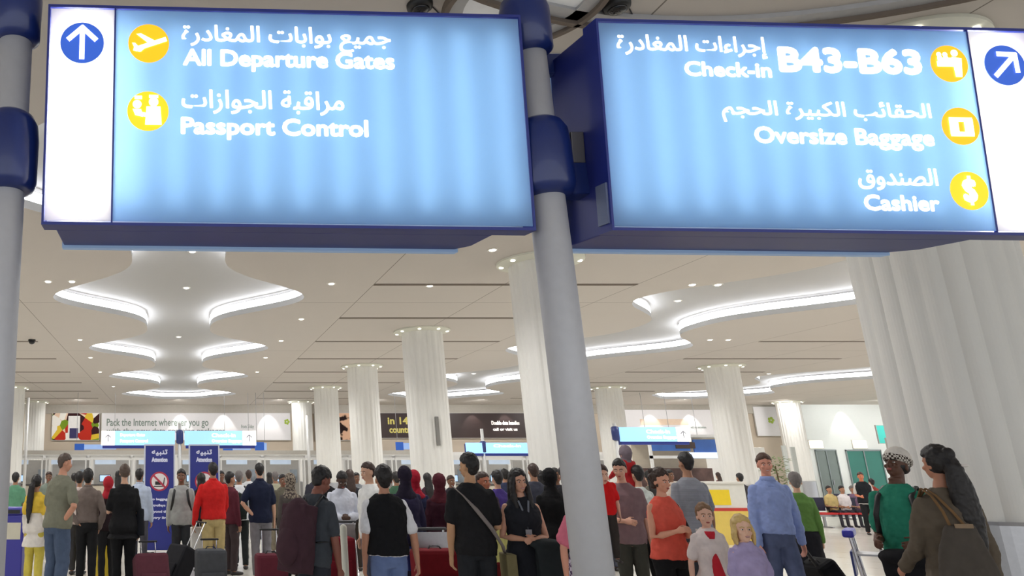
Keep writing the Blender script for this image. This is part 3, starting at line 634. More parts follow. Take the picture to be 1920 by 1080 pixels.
# recycling bins
def bin_(px, D, c, label):
    o = empty('waste_bin', (at(px, D), D, 0), 0, label, 'bin', 'tall recycling bins')
    m = mat('bin_%d' % c[0], c, .4, var=.05)
    G().box(-.17, .17, -.17, .17, .03, 1.0).obj('body', m, o, bevel=.02); G().box(-.185, .185, -.185, .185, 1.0, 1.12).obj('lid', m, o, bevel=.03)
    G().box(-.11, .11, -.19, -.185, 1.02, 1.08).obj('slot', BLACKM, o); G().box(-.13, .13, -.176, -.168, .62, .88).obj('notice', mat('bin_notice', (206, 202, 184), .5), o)
    G().box(-.16, .16, -.16, .16, 0, .03).obj('base', BLACKM, o)
bin_(33, 13, (52, 50, 150), 'tall royal blue recycling bin beside the left pole'); bin_(193, 13, (216, 190, 52), 'tall yellow recycling bin between the man in brown and the woman in black')

# ------------------------------------------------------------------ people
HAIRB = mat('hair_black', (24, 20, 20), .55, var=.3, vscale=40, bump=.4, bscale=120); HAIRD = mat('hair_dark_brown', (56, 38, 30), .55, var=.3, vscale=40, bump=.4, bscale=120)
HAIRL = mat('hair_light_brown', (122, 92, 66), .55, var=.3, vscale=40); HAIRG = mat('hair_grey', (110, 104, 102), .6, var=.3, vscale=40); HAIRY = mat('hair_blonde', (206, 176, 112), .5, var=.2, vscale=40)
EYEW = mat('eye_white', (226, 222, 218), .3, var=0); EYED = mat('iris_dark', (28, 20, 18), .25, var=0)
ARM = {'down': ((.16, .02, -1), (.04, -.16, -1)), 'out': ((.34, .05, -1), (.12, -.15, -1)), 'bent': ((.16, .08, -1), (-.25, -1, -.12)), 'chest': ((.22, -.15, -1), (-.62, -.8, .28)),
       'hip': ((.55, .28, -1), (-.62, .05, -.62)), 'up': ((.25, -.45, -.85), (-.35, -.45, 1)), 'fore': ((.12, -.35, -1), (-.1, -.85, -.55)), 'reach': ((.25, -.7, -.75), (.0, -.9, -.4)),
       'back': ((.22, .35, -1), (.1, .25, -1)), 'pocket': ((.38, .22, -1), (-.28, -.3, -.9)), 'clasp': ((.24, -.05, -1), (-.75, -.7, -.05)), 'wide': ((.5, 0, -1), (.12, -.1, -1))}
TPM = [(0.47, 0.08, 0.06, 0.0), (0.5, 0.096, 0.069, 0.004), (0.53, 0.098, 0.071, 0.004), (0.57, 0.091, 0.064, 0.0), (0.61, 0.086, 0.06, -0.002), (0.67, 0.094, 0.064, 0.0), (0.73, 0.104, 0.068, 0.002), (0.78, 0.103, 0.06, 0.004), (0.813, 0.088, 0.05, 0.006), (0.835, 0.06, 0.042, 0.006), (0.853, 0.04, 0.036, 0.004), (0.863, 0.034, 0.034, 0.003)]
TPF = [(0.47, 0.082, 0.062, 0.0), (0.5, 0.099, 0.071, 0.006), (0.53, 0.099, 0.072, 0.006), (0.57, 0.084, 0.062, 0.0), (0.62, 0.072, 0.054, -0.002), (0.67, 0.079, 0.06, -0.004), (0.72, 0.089, 0.074, -0.008), (0.77, 0.091, 0.062, 0.0), (0.808, 0.076, 0.046, 0.005), (0.831, 0.052, 0.039, 0.006), (0.851, 0.034, 0.032, 0.004), (0.861, 0.03, 0.031, 0.003)]
def person(px, D, H, r, label, top, bot, hair=('short', HAIRB), sk=(182, 138, 112), arms=('down', 'down'), look=(0, 0), lean=0, face=False, sex='m', wide=1, step=0, curl=.35, beard=None, group=None, base=0, nolegs=False, X=None, slim=None):
    if X is None: X = at(px, D, H)
    root = empty('person', (X, D, base), math.radians(r), label, 'person', group)
    k_ = slim or (.86 if px > 1150 else .94); root.scale = (k_, k_, 1)
    vox = .0065 if D < 7.9 else .0095 if D < 12.5 else .015
    SK = skin(sk); TP = TPM if sex == 'm' else TPF; fm = 1 if sex == 'm' else .87
    hu = 1.74 if H > 1.5 else 1.58; hu = hu*(1 if sex == 'm' or H < 1.5 else .95)
    pv = Vector((0, 0, .52*H)); U = Matrix.Translation(pv) @ Matrix.Rotation(math.radians(lean), 4, 'X') @ Matrix.Translation(-pv)
    nk = Vector((0, .002*H, .845*H)); T = H-nk.z
    Mh = U @ Matrix.Translation(nk) @ Matrix.Rotation(math.radians(look[0]), 4, 'Z') @ Matrix.Rotation(math.radians(look[1]-lean*.6), 4, 'X')
    g = G()
    g.rings([(0, cy*H, z*H, a*H*.9*wide, b*H*.88*wide) for z, a, b, cy in TP]+[(0, .003*H, .878*H, .028*H*fm, .030*H*fm)], 20, M=U)
    g.tube([U @ Vector((0, .006*H, .82*H)), Mh @ Vector((0, .006*hu, .03*hu)), Mh @ Vector((0, .0, T-.075*hu))], [(.030*H*fm, .032*H*fm), (.028*H*fm, .029*H*fm), (.027*hu, .03*hu)], 14)
    def he(c, rr, G_=None): (G_ or g).ell((c[0]*hu, c[1]*hu, T+c[2]*hu), tuple(q*hu for q in rr), 18, 12, M=Mh)
    he((0, .004, -.053), (.0435, .054, .053)); he((0, -.013, -.092), (.033, .038, .037)); he((0, -.030, -.115), (.015, .014, .012)); he((0, -.053, -.081), (.0078, .012, .013)); he((0, -.052, -.070), (.005, .006, .016))
    he((0, -.038, -.055), (.030, .014, .006))
    for s in (-1, 1): he((s*.0445, .006, -.076), (.005, .011, .016)); he((s*.022, -.038, -.084), (.012, .012, .010))
    he((0, -.045, -.103), (.014, .008, .007))
    fl_ = math.cos(math.radians(r)) < 0
    AR_ = {-1: arms[0 if not fl_ else 1], 1: arms[1 if not fl_ else 0]}; sw = (.100 if sex == 'm' else .084)*H*wide; info = {'root': root, 'H': H, 'U': U, 'Mh': Mh, 'T': T, 'hu': hu}; paths = {}
    for s in (-1, 1):
        a = AR_[s]; a = ARM[a] if isinstance(a, str) else a
        u = Vector((a[0][0]*s, a[0][1], a[0][2])).normalized(); f = Vector((a[1][0]*s, a[1][1], a[1][2])).normalized()
        P0 = U @ Vector((s*sw, .004*H, .790*H)); P1 = P0+u*.165*H; P2 = P1+f*.145*H; k = fm
        Pm = P0.lerp(P1, .5); Pf = P1.lerp(P2, .35)
        g.tube([P0, Pm, P1, Pf, P2], [.0265*H*k, .0265*H*k, .0225*H*k, .0225*H*k, (.0158*H*k, .013*H*k)], 14, side=(0, 1, 0)); paths[s] = (P0, Pm, P1, Pf, P2)
        pn = Vector((-s, -.15, -.25)); pn = (pn-f*pn.dot(f)).normalized(); ws = f.cross(pn)
        if ws.dot(Vector((0, -.6, .8))) < 0: ws = -ws
        hs = H*(.97 if sex == 'm' else .9); E0 = P2+f*.052*hs
        g.tube([P2+f*.006*hs, P2+f*.028*hs, E0], [(.0165*hs, .012*hs), (.0225*hs, .0115*hs), (.021*hs, .0095*hs)], 12, side=ws)
        for j, (of, ln) in enumerate(((.0165, .038), (.0055, .043), (-.0055, .040), (-.0165, .032))):
            c = E0+ws*of*hs; d = (f+ws*of*4).normalized(); pts = [c-d*.008*hs]; 
            for q, w_ in enumerate((.42, .32, .26)):
                d = (d+pn*(curl*(1+.12*j)+(.1 if q else 0))).normalized(); pts.append(pts[-1]+d*ln*w_*hs*1.1)
            g.tube(pts, [.0052*hs, .005*hs, .0046*hs, .004*hs], 8, side=ws)
        c = P2+f*.014*hs+ws*.016*hs; d = (f*.75+ws*.75+pn*.35).normalized(); p1 = c+d*.024*hs; d2 = (f+ws*.15+pn*.5).normalized()
        g.tube([c, p1, p1+d2*.024*hs], [.0068*hs, .0056*hs, .0046*hs], 8, side=pn)
        info[s] = P2+f*.05*hs
    legs = {}
    if not nolegs:
        for s in (-1, 1):
            st = step*s; L0 = Vector((s*.048*H*wide, .003*H, .50*H)); K = Vector((s*.054*H, -.012*H-st*.07*H, .28*H)); A = Vector((s*.056*H, .012*H-st*.15*H+(.0 if st >= 0 else .02*H), .042*H))
            Cf = K.lerp(A, .3)+Vector((0, .008*H, 0)); legs[s] = (L0, L0.lerp(K, .5), K, Cf, A)
            g.tube(legs[s], [.048*H, .044*H, .031*H, .032*H, .020*H], 14); g.tube([A+Vector((0, .02*H, -.02*H)), A+Vector((0, -.035*H, -.024*H)), A+Vector((s*.004*H, -.09*H, -.03*H))], [(.022*H, .02*H), (.026*H, .018*H), (.024*H, .011*H)], 12)
    g.obj('body', SK, root, vox=vox)
    # clothes
    def col(v): return v if not isinstance(v, tuple) else cloth(v)
    def topwear(name, d, infl=.010, rel=0):
        g = G(); hem = d.get('hem', .485); fl = d.get('flare', 0); e = infl+.004
        zs = [p for p in TP if p[0] > hem+.015]; b = [p for p in TP if p[0] <= hem+.02]; b0 = b[-1] if b else TP[0]
        ringsL = [(0, b0[3]*H, (hem)*H, (b0[1]*wide+e+fl)*H, (b0[2]*wide+e+fl)*H), (0, b0[3]*H, (hem+.006)*H, (b0[1]*wide+e+fl)*H, (b0[2]*wide+e+fl)*H)]
        if hem < .45:
            ringsL = [(0, 0, hem*H, (.115+fl)*H, (.10+fl)*H), (0, 0, (hem+.008)*H, (.115+fl)*H, (.10+fl)*H), (0, 0, (hem*.5+.25)*H, (.108+fl*.5)*H, (.085+fl*.5)*H)]
        belly = .009 if not d.get('fit') else 0
        for z, a, c, cy in [p for p in zs if p[0] < .86]:
            q = e+belly*max(0, 1-abs(z-.58)/.1); 
            if z > .805: q = infl*.8
            if z > .848: q = infl*.5
            ringsL.append((0, cy*H, z*H, (a*wide+q)*H, (c*wide+q)*H))
        g.rings(ringsL, 28, M=U)
        sl = d.get('sl', 'short')
        for s in (-1, 1):
            if sl == 'none': continue
            P0, Pm, P1, Pf, P2 = paths[s]; i = infl+.001
            if sl == 'short': q = P0.lerp(P1, .72); g.tube([P0, Pm, q], [(.027*fm+i*.5)*H, (.029*fm+i*.8)*H, (.0285*fm+i)*H], 14, cap=True)
            else:
                w_ = P2-(P2-Pf)*.04; g.tube([P0, Pm, P1, Pf, w_], [(.027*fm+i*.5)*H, (.0265*fm+i*.8)*H, (.024*fm+i*.8)*H, (.0235*fm+i*.7)*H, (.017*fm+i*.7)*H], 14, cap=True)
        o = g.obj(name, col(d['c']), root, vox=max(vox, .0085), disp=.030 if D < 9 else .020, dscale=.085, sm=3)
        if d.get('collar'):
            g = G(); g.rings([(0, .004*H, .84*H, .050*H, .045*H), (0, .002*H, .862*H, .040*H, .042*H), (0, .006*H, .870*H, .035*H, .038*H), (0, .004*H, .855*H, .033*H, .036*H)], 20, M=U)
            g.tube([(s_*.02*H, -.048*H, .815*H) for s_ in (-1, 1)], .002*H, 6, M=U); g.obj('collar', col(d.get('cc', d['c'])), root, smooth=True)
        return o
    if bot:
        g = G(); k = bot.get('k', 'trousers')
        if k == 'trousers':
            lo = bot.get('loose', 1); zt_ = .585
            g.rings([(0, cy*H, z*H, (a*wide+.007)*H, (b*wide+.007)*H) for z, a, b, cy in TP if z < .6]+[(0, 0, zt_*H, (.090*wide)*H, .066*wide*H)], 24)
            for s in (-1, 1):
                L = legs[s]; g.tube([L[0]+Vector((0, 0, -.01*H)), L[1], L[2], L[3], L[4]+Vector((0, 0, .0))], [(.057*H*wide, .062*H), (.051*H*lo, .053*H*lo), (.042*H*lo, .043*H*lo), (.040*H*lo, .041*H*lo), (.034*H*lo, .036*H*lo)], 16, cap=False)
        else:
            f_ = bot.get('flare', .13); ln = bot.get('len', .06)
            g.rings([(0, 0, ln*H, f_*H, f_*.85*H), (0, 0, (ln+.01)*H, f_*H, f_*.85*H), (0, 0, .28*H, (.10+(f_-.1)*.6)*H, .09*H), (0, 0, .45*H, .108*H*wide, .082*H), (0, .004*H, .52*H, .106*H*wide, .079*H), (0, 0, .60*H, .082*H*wide, .062*H)], 28)
        g.obj({'trousers': 'trousers'}.get(k, k), col(bot['c']), root, vox=max(vox, .0095), disp=.02, dscale=.1)
        if bot.get('belt'):
            g = G(); g.rings([(0, 0, .562*H, .106*H*wide, .080*H*wide), (0, 0, .585*H, .105*H*wide, .079*H*wide)], 32); g.obj('belt', BLACKM, root, smooth=True)
        if legs and D > 5:
            for s in (-1, 1):
                A = legs[s][4]; G().tube([A+Vector((0, .024*H, -.022*H)), A+Vector((0, -.035*H, -.024*H)), A+Vector((s*.004*H, -.098*H, -.028*H))], [(.026*H, .020*H), (.030*H, .020*H), (.026*H, .014*H)], 14).obj('shoe', mat('shoe_dark', (40, 36, 36), .5), root, smooth=True)
    if top:
        topwear(top.get('n', 'shirt'), top)
        if top.get('over'): topwear(top['over'].get('n', 'vest'), top['over'], .019)
    # hair, head cover
    st, HM = hair
    hg = G()
    def cap(pull, sc, off=(0, 0, 0)):
        nu, nv = 40, 26; vs = []
        for j in range(nv+1):
            a = PI*j/nv
            for i in range(nu):
                b = 2*PI*i/nu; d = Vector((math.sin(a)*math.cos(b), math.sin(a)*math.sin(b), math.cos(a)))
                k = pull(d); n_ = 1+.07*noise.noise(d*4+Vector((px, D, 0)))+.035*noise.noise(d*13+Vector((D, px, 0)))
                vs.append(((d.x*.0435*sc*k*n_+off[0])*hu, (.004+d.y*.054*sc*k*n_+off[1])*hu, T+(-.053+d.z*.053*sc*k*n_+off[2])*hu))
        fs = [(j*nu+i, j*nu+(i+1) % nu, (j+1)*nu+(i+1) % nu, (j+1)*nu+i) for j in range(nv) for i in range(nu)]
        hg.add(vs, fs, 0, M=Mh)
    def short(d):
        if d.y < -.2 and d.z < .42-.25*abs(d.x): return .8
        if d.z < -.88: return .78
        if d.y < .28 and d.z < -.12: return .8
        return 1
    def longp(d):
        if d.y < -.25 and d.z < .5-.35*abs(d.x): return .8
        return 1
    def B(c, rr): he(c, rr, hg)
    def strand(pts, rad): hg.tube([Mh @ Vector((p[0]*hu, p[1]*hu, T+p[2]*hu)) for p in pts], [(a*hu, b*hu) for a, b in rad], 16)
    if st == 'short': cap(short, 1.12, (0, .002, .003)); B((0, .029, -.088), (.029, .024, .027))
    elif st == 'full': cap(short, 1.19, (0, .004, .006)); B((0, .030, -.086), (.033, .026, .029))
    elif st == 'bald': cap(lambda d: .8 if (d.z > .35 or d.y < 0 or d.z < -.6) else 1, 1.05)
    elif st == 'long':
        cap(longp, 1.17, (0, .003, .004)); strand([(0, .03, -.05), (0, .045, -.12), (0, .062, -.20), (0, .066, -.27)], [(.044, .03), (.052, .026), (.054, .022), (.036, .014)])
    elif st == 'longfront':
        cap(longp, 1.2, (0, .003, .004)); strand([(0, .03, -.05), (0, .04, -.12), (0, .05, -.20)], [(.05, .03), (.056, .03), (.05, .022)])
        for s in (-1, 1): strand([(s*.036, -.008, -.05), (s*.047, -.012, -.10), (s*.050, -.032, -.16), (s*.044, -.052, -.215)], [(.015, .026), (.017, .026), (.018, .018), (.012, .010)])
    elif st == 'pony':
        cap(longp, 1.16, (0, .003, .004)); B((0, .062, -.045), (.020, .022, .022)); strand([(0, .062, -.05), (.012, .085, -.10), (.022, .090, -.20), (.030, .092, -.32), (.034, .09, -.42)], [(.016, .016), (.032, .024), (.036, .024), (.030, .018), (.010, .008)])
    elif st == 'thickpony':
        cap(longp, 1.2, (0, .003, .004)); B((0, .058, -.03), (.026, .03, .03)); strand([(0, .045, -.03), (0, .070, -.08), (-.008, .078, -.17), (-.018, .076, -.28), (-.034, .076, -.38), (-.045, .074, -.44)], [(.03, .024), (.036, .030), (.052, .034), (.056, .032), (.036, .022), (.014, .01)])
    elif st == 'bun': cap(longp, 1.14, (0, .003, .003)); B((0, .052, -.02), (.022, .022, .022)); B((0, .05, .0), (.018, .016, .012))
    elif st == 'curly':
        cap(longp, 1.2, (0, .004, .004)); 
        for k in range(14): B((random.uniform(-.035, .035), random.uniform(.035, .075), random.uniform(-.11, -.01)), (.018, .018, .018))
    elif st == 'child': cap(longp, 1.16, (0, .003, .004)); strand([(0, .035, -.05), (0, .04, -.10), (0, .036, -.145)], [(.046, .026), (.05, .024), (.04, .016)]); 
    if st == 'child':
        for s in (-1, 1): strand([(s*.04, 0, -.05), (s*.048, -.006, -.09), (s*.045, -.008, -.135)], [(.010, .024), (.013, .022), (.008, .012)])
    if st in ('hijab', 'niqab'):
        cap(lambda d: .8 if (d.y < -.45 and d.z < .45 and d.z > -.75 and abs(d.x) < .62 and st == 'hijab') else 1, 1.24, (0, .002, .002))
        B((0, .0, -.10), (.045, .05, .04)) if st == 'niqab' else B((0, .012, -.11), (.044, .044, .036))
        hg.rings([(0, .006*H, .785*H, .088*H, .065*H), (0, .006*H, .81*H, .084*H, .062*H), (0, .004*H, .845*H, .055*H, .050*H), (0, .0, .88*H, .045*H, .045*H)], 24, M=U)
    if st in ('cap', 'turban'):
        cap(lambda d: .8 if d.z < .12 else 1, 1.26, (0, .004, .012))
    if hg.v: hg.obj({'hijab': 'headscarf', 'niqab': 'headscarf', 'cap': 'knit_cap', 'turban': 'cap'}.get(st, 'hair'), col(HM), root, vox=max(vox*.9, .006), disp=.012 if st not in ('cap',) else 0, dscale=.03, sm=2)
    if st == 'cap':
        bg_ = G(); bg_.rings([(0, .006*hu, T-.056*hu, .0485*hu, .060*hu), (0, .006*hu, T-.046*hu, .0555*hu, .068*hu), (0, .006*hu, T-.030*hu, .056*hu, .069*hu), (0, .006*hu, T-.024*hu, .05*hu, .062*hu)], 28, M=Mh)
        bg_.obj('cap_band', pattern('cap_band_check', (60, 48, 44), (206, 200, 190), 60), root, smooth=True)
        hg2 = G(); he((0, .012, -.072), (.0455, .050, .030), hg2); hg2.obj('hair', HAIRB, root, smooth=True)
    if face:
        for s in (-1, 1):
            e = G(); he((s*.0175, -.0465, -.068), (.0068, .0045, .0034), e); n0 = len(e.f); he((s*.0175, -.0495, -.068), (.0036, .0022, .0033), e); e.mi = [0]*n0+[1]*(len(e.f)-n0); e.obj('eye', [EYEW, EYED], root, smooth=True)
            b = G(); b.tube([(s*.008*hu, -.0515*hu, T-.0575*hu), (s*.018*hu, -.0500*hu, T-.0545*hu), (s*.028*hu, -.0430*hu, T-.0575*hu)], .0021*hu, 8, M=Mh); b.obj('eyebrow', HM if st not in ('hijab', 'cap') else HAIRB, root, smooth=True)
        l = G(); he((0, -.0525, -.1005), (.0125, .0035, .0024), l); he((0, -.0525, -.1048), (.0105, .0037, .0028), l); l.obj('lips', mat('lips', (166, 84, 78), .4, var=0), root, smooth=True)
        if face == 'smile': l = G(); he((0, -.0535, -.1026), (.0105, .0034, .0020), l); l.obj('teeth', EYEW, root, smooth=True)
    if beard: b = G(); he((0, -.016, -.100), (.034, .039, .031), b); b.obj('beard', beard, root, vox=.008)
    return info
def on(info, name, label, cat, group=None):
    R = info['root']; e = empty(name, R.location, R.rotation_euler.z, label, cat, group); e.scale = R.scale; return e
def backpack(info, c, label, w=.15, z0=.56, z1=.82, d=.17, lo=0):
    H = info['H']; o = on(info, 'backpack', label, 'backpack', 'backpacks'); y0 = .078*H; zc = (z0+z1)/2*H; m = cloth(c); U = info['U']
    g = G(); g.ell((lo, y0+d*.5, zc), (w, d*.62, (z1-z0)*H*.54), 20, 14, M=U); g.box(lo-w*.8, lo+w*.8, y0+.01, y0+d*.8, z0*H, z1*H-.04, M=U); g.obj('main_compartment', m, o, vox=.010, disp=.015)
    g = G(); g.ell((lo, y0+d*.95, z0*H+(z1-z0)*H*.34), (w*.72, d*.32, (z1-z0)*H*.28), 18, 12, M=U); g.obj('front_pocket', m, o, vox=.009, disp=.01)
    for s in (-1, 1):
        g = G(); g.tube([(s*.06*H*1.0, y0+.01, z1*H-.05), (s*.062*H, .03*H, .842*H), (s*.066*H, -.055*H, .80*H), (s*.08*H, -.078*H, .72*H), (s*.10*H, -.03*H, .62*H), (s*.09*H, y0, .60*H)], [(.022, .007)]*6, 8, M=U); g.obj('strap', BLACKM, o, smooth=True)
    G().tube([(lo-.03, y0+.04, z1*H+.0), (lo, y0+.04, z1*H+.035), (lo+.03, y0+.04, z1*H+.0)], .008, 8, M=U).obj('handle', BLACKM, o, smooth=True)
    return o
def suitcase(px, D, w, h, d, c, label, rz=0, tilt=0, ext=.35, zb=0, handle=True, X=None, rod=.008):
    o = empty('suitcase', (at(px, D, .6) if X is None else X, D, zb), 0, label, 'suitcase', rot=(math.radians(tilt), 0, math.radians(rz)))
    m = cloth(c, 'case_%d_%d_%d' % c)
    G().box(-w/2, w/2, -d/2, d/2, .06, h).obj('shell', m, o, bevel=.045)
    G().box(-w*.38, w*.38, -d/2-.03, -d/2, .12, h*.55).obj('front_pocket', m, o, bevel=.02)
    if handle:
        g = G(); 
        for s in (-1, 1): g.tube([(s*.10, d*.3, h-.02), (s*.10, d*.3, h+ext)], rod, 8)
        g.obj('pull_rod', CHROME if rod < .01 else BLACKM, o); G().tube([(-.12, d*.3, h+ext), (.12, d*.3, h+ext)], .014, 10).obj('grip', BLACKM, o, smooth=True)
    G().tube([(-.07, 0, h), (-.05, 0, h+.03), (.05, 0, h+.03), (.07, 0, h)], .01, 8).obj('carry_handle', BLACKM, o, smooth=True)
    for x in (-w*.38, w*.38):
        for y in (-d*.3, d*.3): G().ell((x, y, .032), (.014, .032, .032), 14, 10).obj('wheel', BLACKM, o)
    return o
def cart(px, D, rz, label, X=None):
    o = empty('baggage_trolley', (at(px, D, 1) if X is None else X, D, 0), math.radians(rz), label, 'trolley', 'airport baggage trolleys')
    g = G()
    for s in (-1, 1): g.tube([(s*.27, -.40, .20), (s*.27, .35, .22), (s*.25, .42, 1.0)], .016, 8); g.tube([(s*.27, .35, .22), (s*.27, .30, .12)], .014, 8)
    for y in (-.4, -.1, .2): g.tube([(-.27, y, .2), (.27, y, .2)], .012, 8)
    g.obj('frame', CHROME, o, smooth=True)
    G().tube([(-.28, .43, 1.02), (.28, .43, 1.02)], .02, 10).obj('push_handle', mat('handle_grey', (70, 70, 74), .5), o, smooth=True)
    g = G(); g.box(-.22, .22, .18, .20, .80, 1.0); g.box(-.22, .22, .20, .40, .78, .80); g.obj('basket', STEEL, o)
    G().box(-.2, .2, .43, .45, .55, .82).obj('advert_panel', mat('cart_panel_blue', (40, 52, 120), .4), o, bevel=.005)
    G().box(-.26, .26, -.4, .32, .215, .23).obj('platform', STEEL, o)
    for x, y in ((-.24, .3), (.24, .3), (0, -.36)): G().ell((x, y, .06), (.02, .06, .06), 16, 10).obj('wheel', BLACKM, o)
    return o
def tote(info, c, label, side, z0, z1, w=.16, d=.08, strap=None, y=0.0, zs=.80):
    H = info['H']; o = on(info, 'shoulder_bag', label, 'bag'); x = side
    g = G(); g.rings([(x, y, z0*H, w, d), (x, y, z0*H+.02, w*1.04, d*1.05), (x, y, (z0+z1)/2*H, w*.95, d*.9), (x, y, z1*H-.01, w*.78, d*.5), (x, y, z1*H, w*.77, d*.45)], 28); g.obj('bag_body', cloth(c), o, vox=.009, disp=.02)
    sx = math.copysign(.075*H, x)
    g = G(); g.tube([(x-w*.5, y, z1*H-.02), (sx*.9, y*.6+.02, (z1+zs)/2*H), (sx, .02, zs*H+.035*H), (sx*1.05, -.05, zs*H), (x+w*.3, y-.08, z1*H-.02)], [(.014, .006)]*5, 8); g.obj('strap', cloth(strap or c), o, smooth=True)
    return o
W_ = (226, 226, 230); K_ = (30, 30, 32)
D1 = (124, 88, 68); D2 = (168, 124, 98); D3 = (208, 164, 138); D4 = (224, 176, 150)
tr = lambda c, **k: dict(k='trousers', c=c, **k)
# --- left group
i = person(30, 16, 1.68, 180, 'man in a faded green tee at the far left edge, seen from behind', dict(c=(92, 140, 112)), tr((52, 48, 46)), sk=D2)
i = person(70, 12, 1.629, 165, 'woman in a yellow and white tunic with long black hair', dict(c=(220, 214, 206), sl='long', hem=.36, flare=.01, n='tunic', over=dict(n='dupatta', c=(214, 180, 66), sl='short', hem=.66)), tr((206, 190, 86), loose=1.1), ('pony', HAIRB), D2, sex='f')
i = person(113, 10.3, 1.916, 140, 'tall grey haired man in a grey green tee and jeans, hand on hip', dict(c=(122, 122, 106), hem=.50), tr((78, 92, 116), loose=1.15), ('short', mat('hair_brown_grey', (84, 70, 62), .6, var=.3, vscale=40)), (200, 146, 120), ('down', 'hip'), look=(-25, 8), lean=6, wide=1.08)
i = person(150, 13.5, 1.68, 175, 'woman with a short black bob between the tall man and the man in brown', dict(c=(200, 186, 180)), tr((60, 60, 64)), ('full', HAIRB), D2, sex='f')
i = person(166, 11.8, 1.714, 180, 'man in a taupe long sleeved shirt and black trousers, seen from behind', dict(c=(116, 104, 98), sl='long', hem=.55, collar=True), tr(K_), ('full', HAIRB), D2, ('hip', 'pocket'))
i = person(203, 12.6, 1.60, 200, 'woman in a red headscarf and black jacket behind the yellow bin', dict(c=(40, 28, 32), sl='long'), tr(K_), ('hijab', (170, 40, 52)), D3, sex='f')
i = person(234, 11, 1.779, 190, 'woman in a black tee with brown hair tied up, seen from behind', dict(c=(26, 26, 28), hem=.44, flare=.02), tr((24, 24, 26)), ('bun', mat('hair_ash_brown', (86, 70, 60), .6, var=.3, vscale=40)), D3, ('chest', 'down'), sex='f', wide=1.12)
tote(i, (24, 26, 32), 'black shoulder bag on the right side of the woman in black', -.24, .46, .66, .07, .10, y=.02)
i = person(262, 14, 1.74, 170, 'man in a pale blue shirt behind the woman in black', dict(c=(188, 200, 222), sl='long', collar=True), tr((80, 80, 90)), sk=D2)
i = person(340, 13, 1.726, -5, 'man in a light grey sweatshirt with black straps beside the standee', dict(c=(160, 162, 160), sl='long'), tr((50, 52, 56)), sk=D1, face=True, arms=('down', 'down'))
backpack(i, (32, 30, 34), 'black backpack worn by the man in light grey')
i = person(377, 13.8, 1.661, 185, 'woman in a dark jacket behind the man in red', dict(c=(40, 30, 36), sl='long'), tr(K_), ('long', HAIRB), D3, sex='f')
RJ = person(399, 12.3, 1.824, 188, 'man in a bright red sweater and khaki trousers, seen from behind', dict(c=(204, 38, 36), sl='long', hem=.53, collar=True), tr((194, 174, 122), loose=1.1), ('short', HAIRB), D2, ('out', 'fore'), wide=1.05)
o = on(RJ, 'carrier_bag', 'white paper carrier bag held by the man in red', 'bag'); g = G(); g.box(.16, .36, -.22, -.08, .46, .84); g.obj('bag_body', mat('paper_white', (214, 212, 208), .6), o, bevel=.012); G().tube([(.20, -.15, .83), (.22, -.15, .93), (.29, -.15, .93), (.31, -.15, .83)], .005, 6).obj('handle', mat('paper_white', (214, 212, 208), .6), o)
i = person(432, 13.5, 1.684, 120, 'man in a maroon and grey jacket right of the man in red', dict(c=(92, 40, 52), sl='long'), tr((70, 60, 62)), sk=D2)
i = person(448, 14.4, 1.708, 175, 'man in a white shirt carrying a black coat, left of the navy shirt', dict(c=(224, 226, 230), sl='long'), tr((34, 38, 38)), ('short', HAIRG), D2, ('down', 'bent'), step=.6)
backpack(i, (28, 36, 36), 'black backpack on the man in white left of the navy shirt', w=.17, z0=.5, z1=.76)
i = person(486, 12.8, 1.821, 184, 'man in a navy tee and grey trousers, seen from behind', dict(c=(30, 36, 58), collar=True), tr((126, 124, 130)), ('short', HAIRB), D3, ('hip', 'down'))
i = person(516, 17, 1.70, 178, 'man in a khaki shirt far back between the navy tee and the curly head', dict(c=(170, 168, 146)), tr((120, 112, 96)), ('short', HAIRG), D2)
i = person(543, 11.6, 1.65, 190, 'woman with a patterned grey headscarf behind the man with the maroon backpack', dict(c=(80, 74, 70), sl='long'), tr(K_), ('hijab', pattern('scarf_print', (150, 138, 122), (70, 62, 60), 40, 'blob')), D3, sex='f')
# --- centre left
BPk = person(580, 7.2, 1.73, 128, 'man in a charcoal tee bending over the maroon bag, looking down', dict(c=(64, 68, 74)), tr((46, 48, 56)), ('full', HAIRB), (132, 82, 68), ('down', 'down'), look=(-5, 25), lean=10, wide=1.02)
backpack(BPk, (66, 44, 52), 'large maroon and black travel backpack on the man in charcoal', w=.19, z0=.44, z1=.80, d=.24)
i = person(610, 12, 1.73, 170, 'man dressed all in black behind the white shirted man', dict(c=(24, 24, 28), sl='long', n='jacket'), tr(K_), sk=D2)
WS = person(637, 11.2, 1.707, 0, 'man in a white shirt leaning on a baggage trolley, head bowed', dict(c=(218, 222, 234), sl='long', hem=.52), tr((72, 74, 80)), ('short', HAIRB), (84, 62, 52), ('clasp', 'clasp'), look=(0, 28), lean=6, face=True)
i = person(690, 9.8, 1.792, -70, 'young man in a white tee in profile behind the man in the black vest', dict(c=(226, 226, 224)), tr((70, 76, 92)), ('short', HAIRD), D3, face=True, look=(0, 6))
VM = person(717, 7.4, 1.719, 180, 'man in a black vest over a white tee and blue jeans, seen from behind', dict(c=(228, 228, 232), hem=.53, over=dict(n='vest', c=(24, 24, 27), sl='none', hem=.535)), tr((104, 122, 164)), ('full', HAIRB), (190, 138, 112), ('down', 'out'), wide=1.0)
i = person(757, 9.5, 1.73, 185, 'woman with a navy scarf right of the man in the black vest', dict(c=(44, 40, 66), sl='long'), dict(k='skirt', c=(40, 34, 50)), ('hijab', (36, 30, 46)), D3, sex='f')
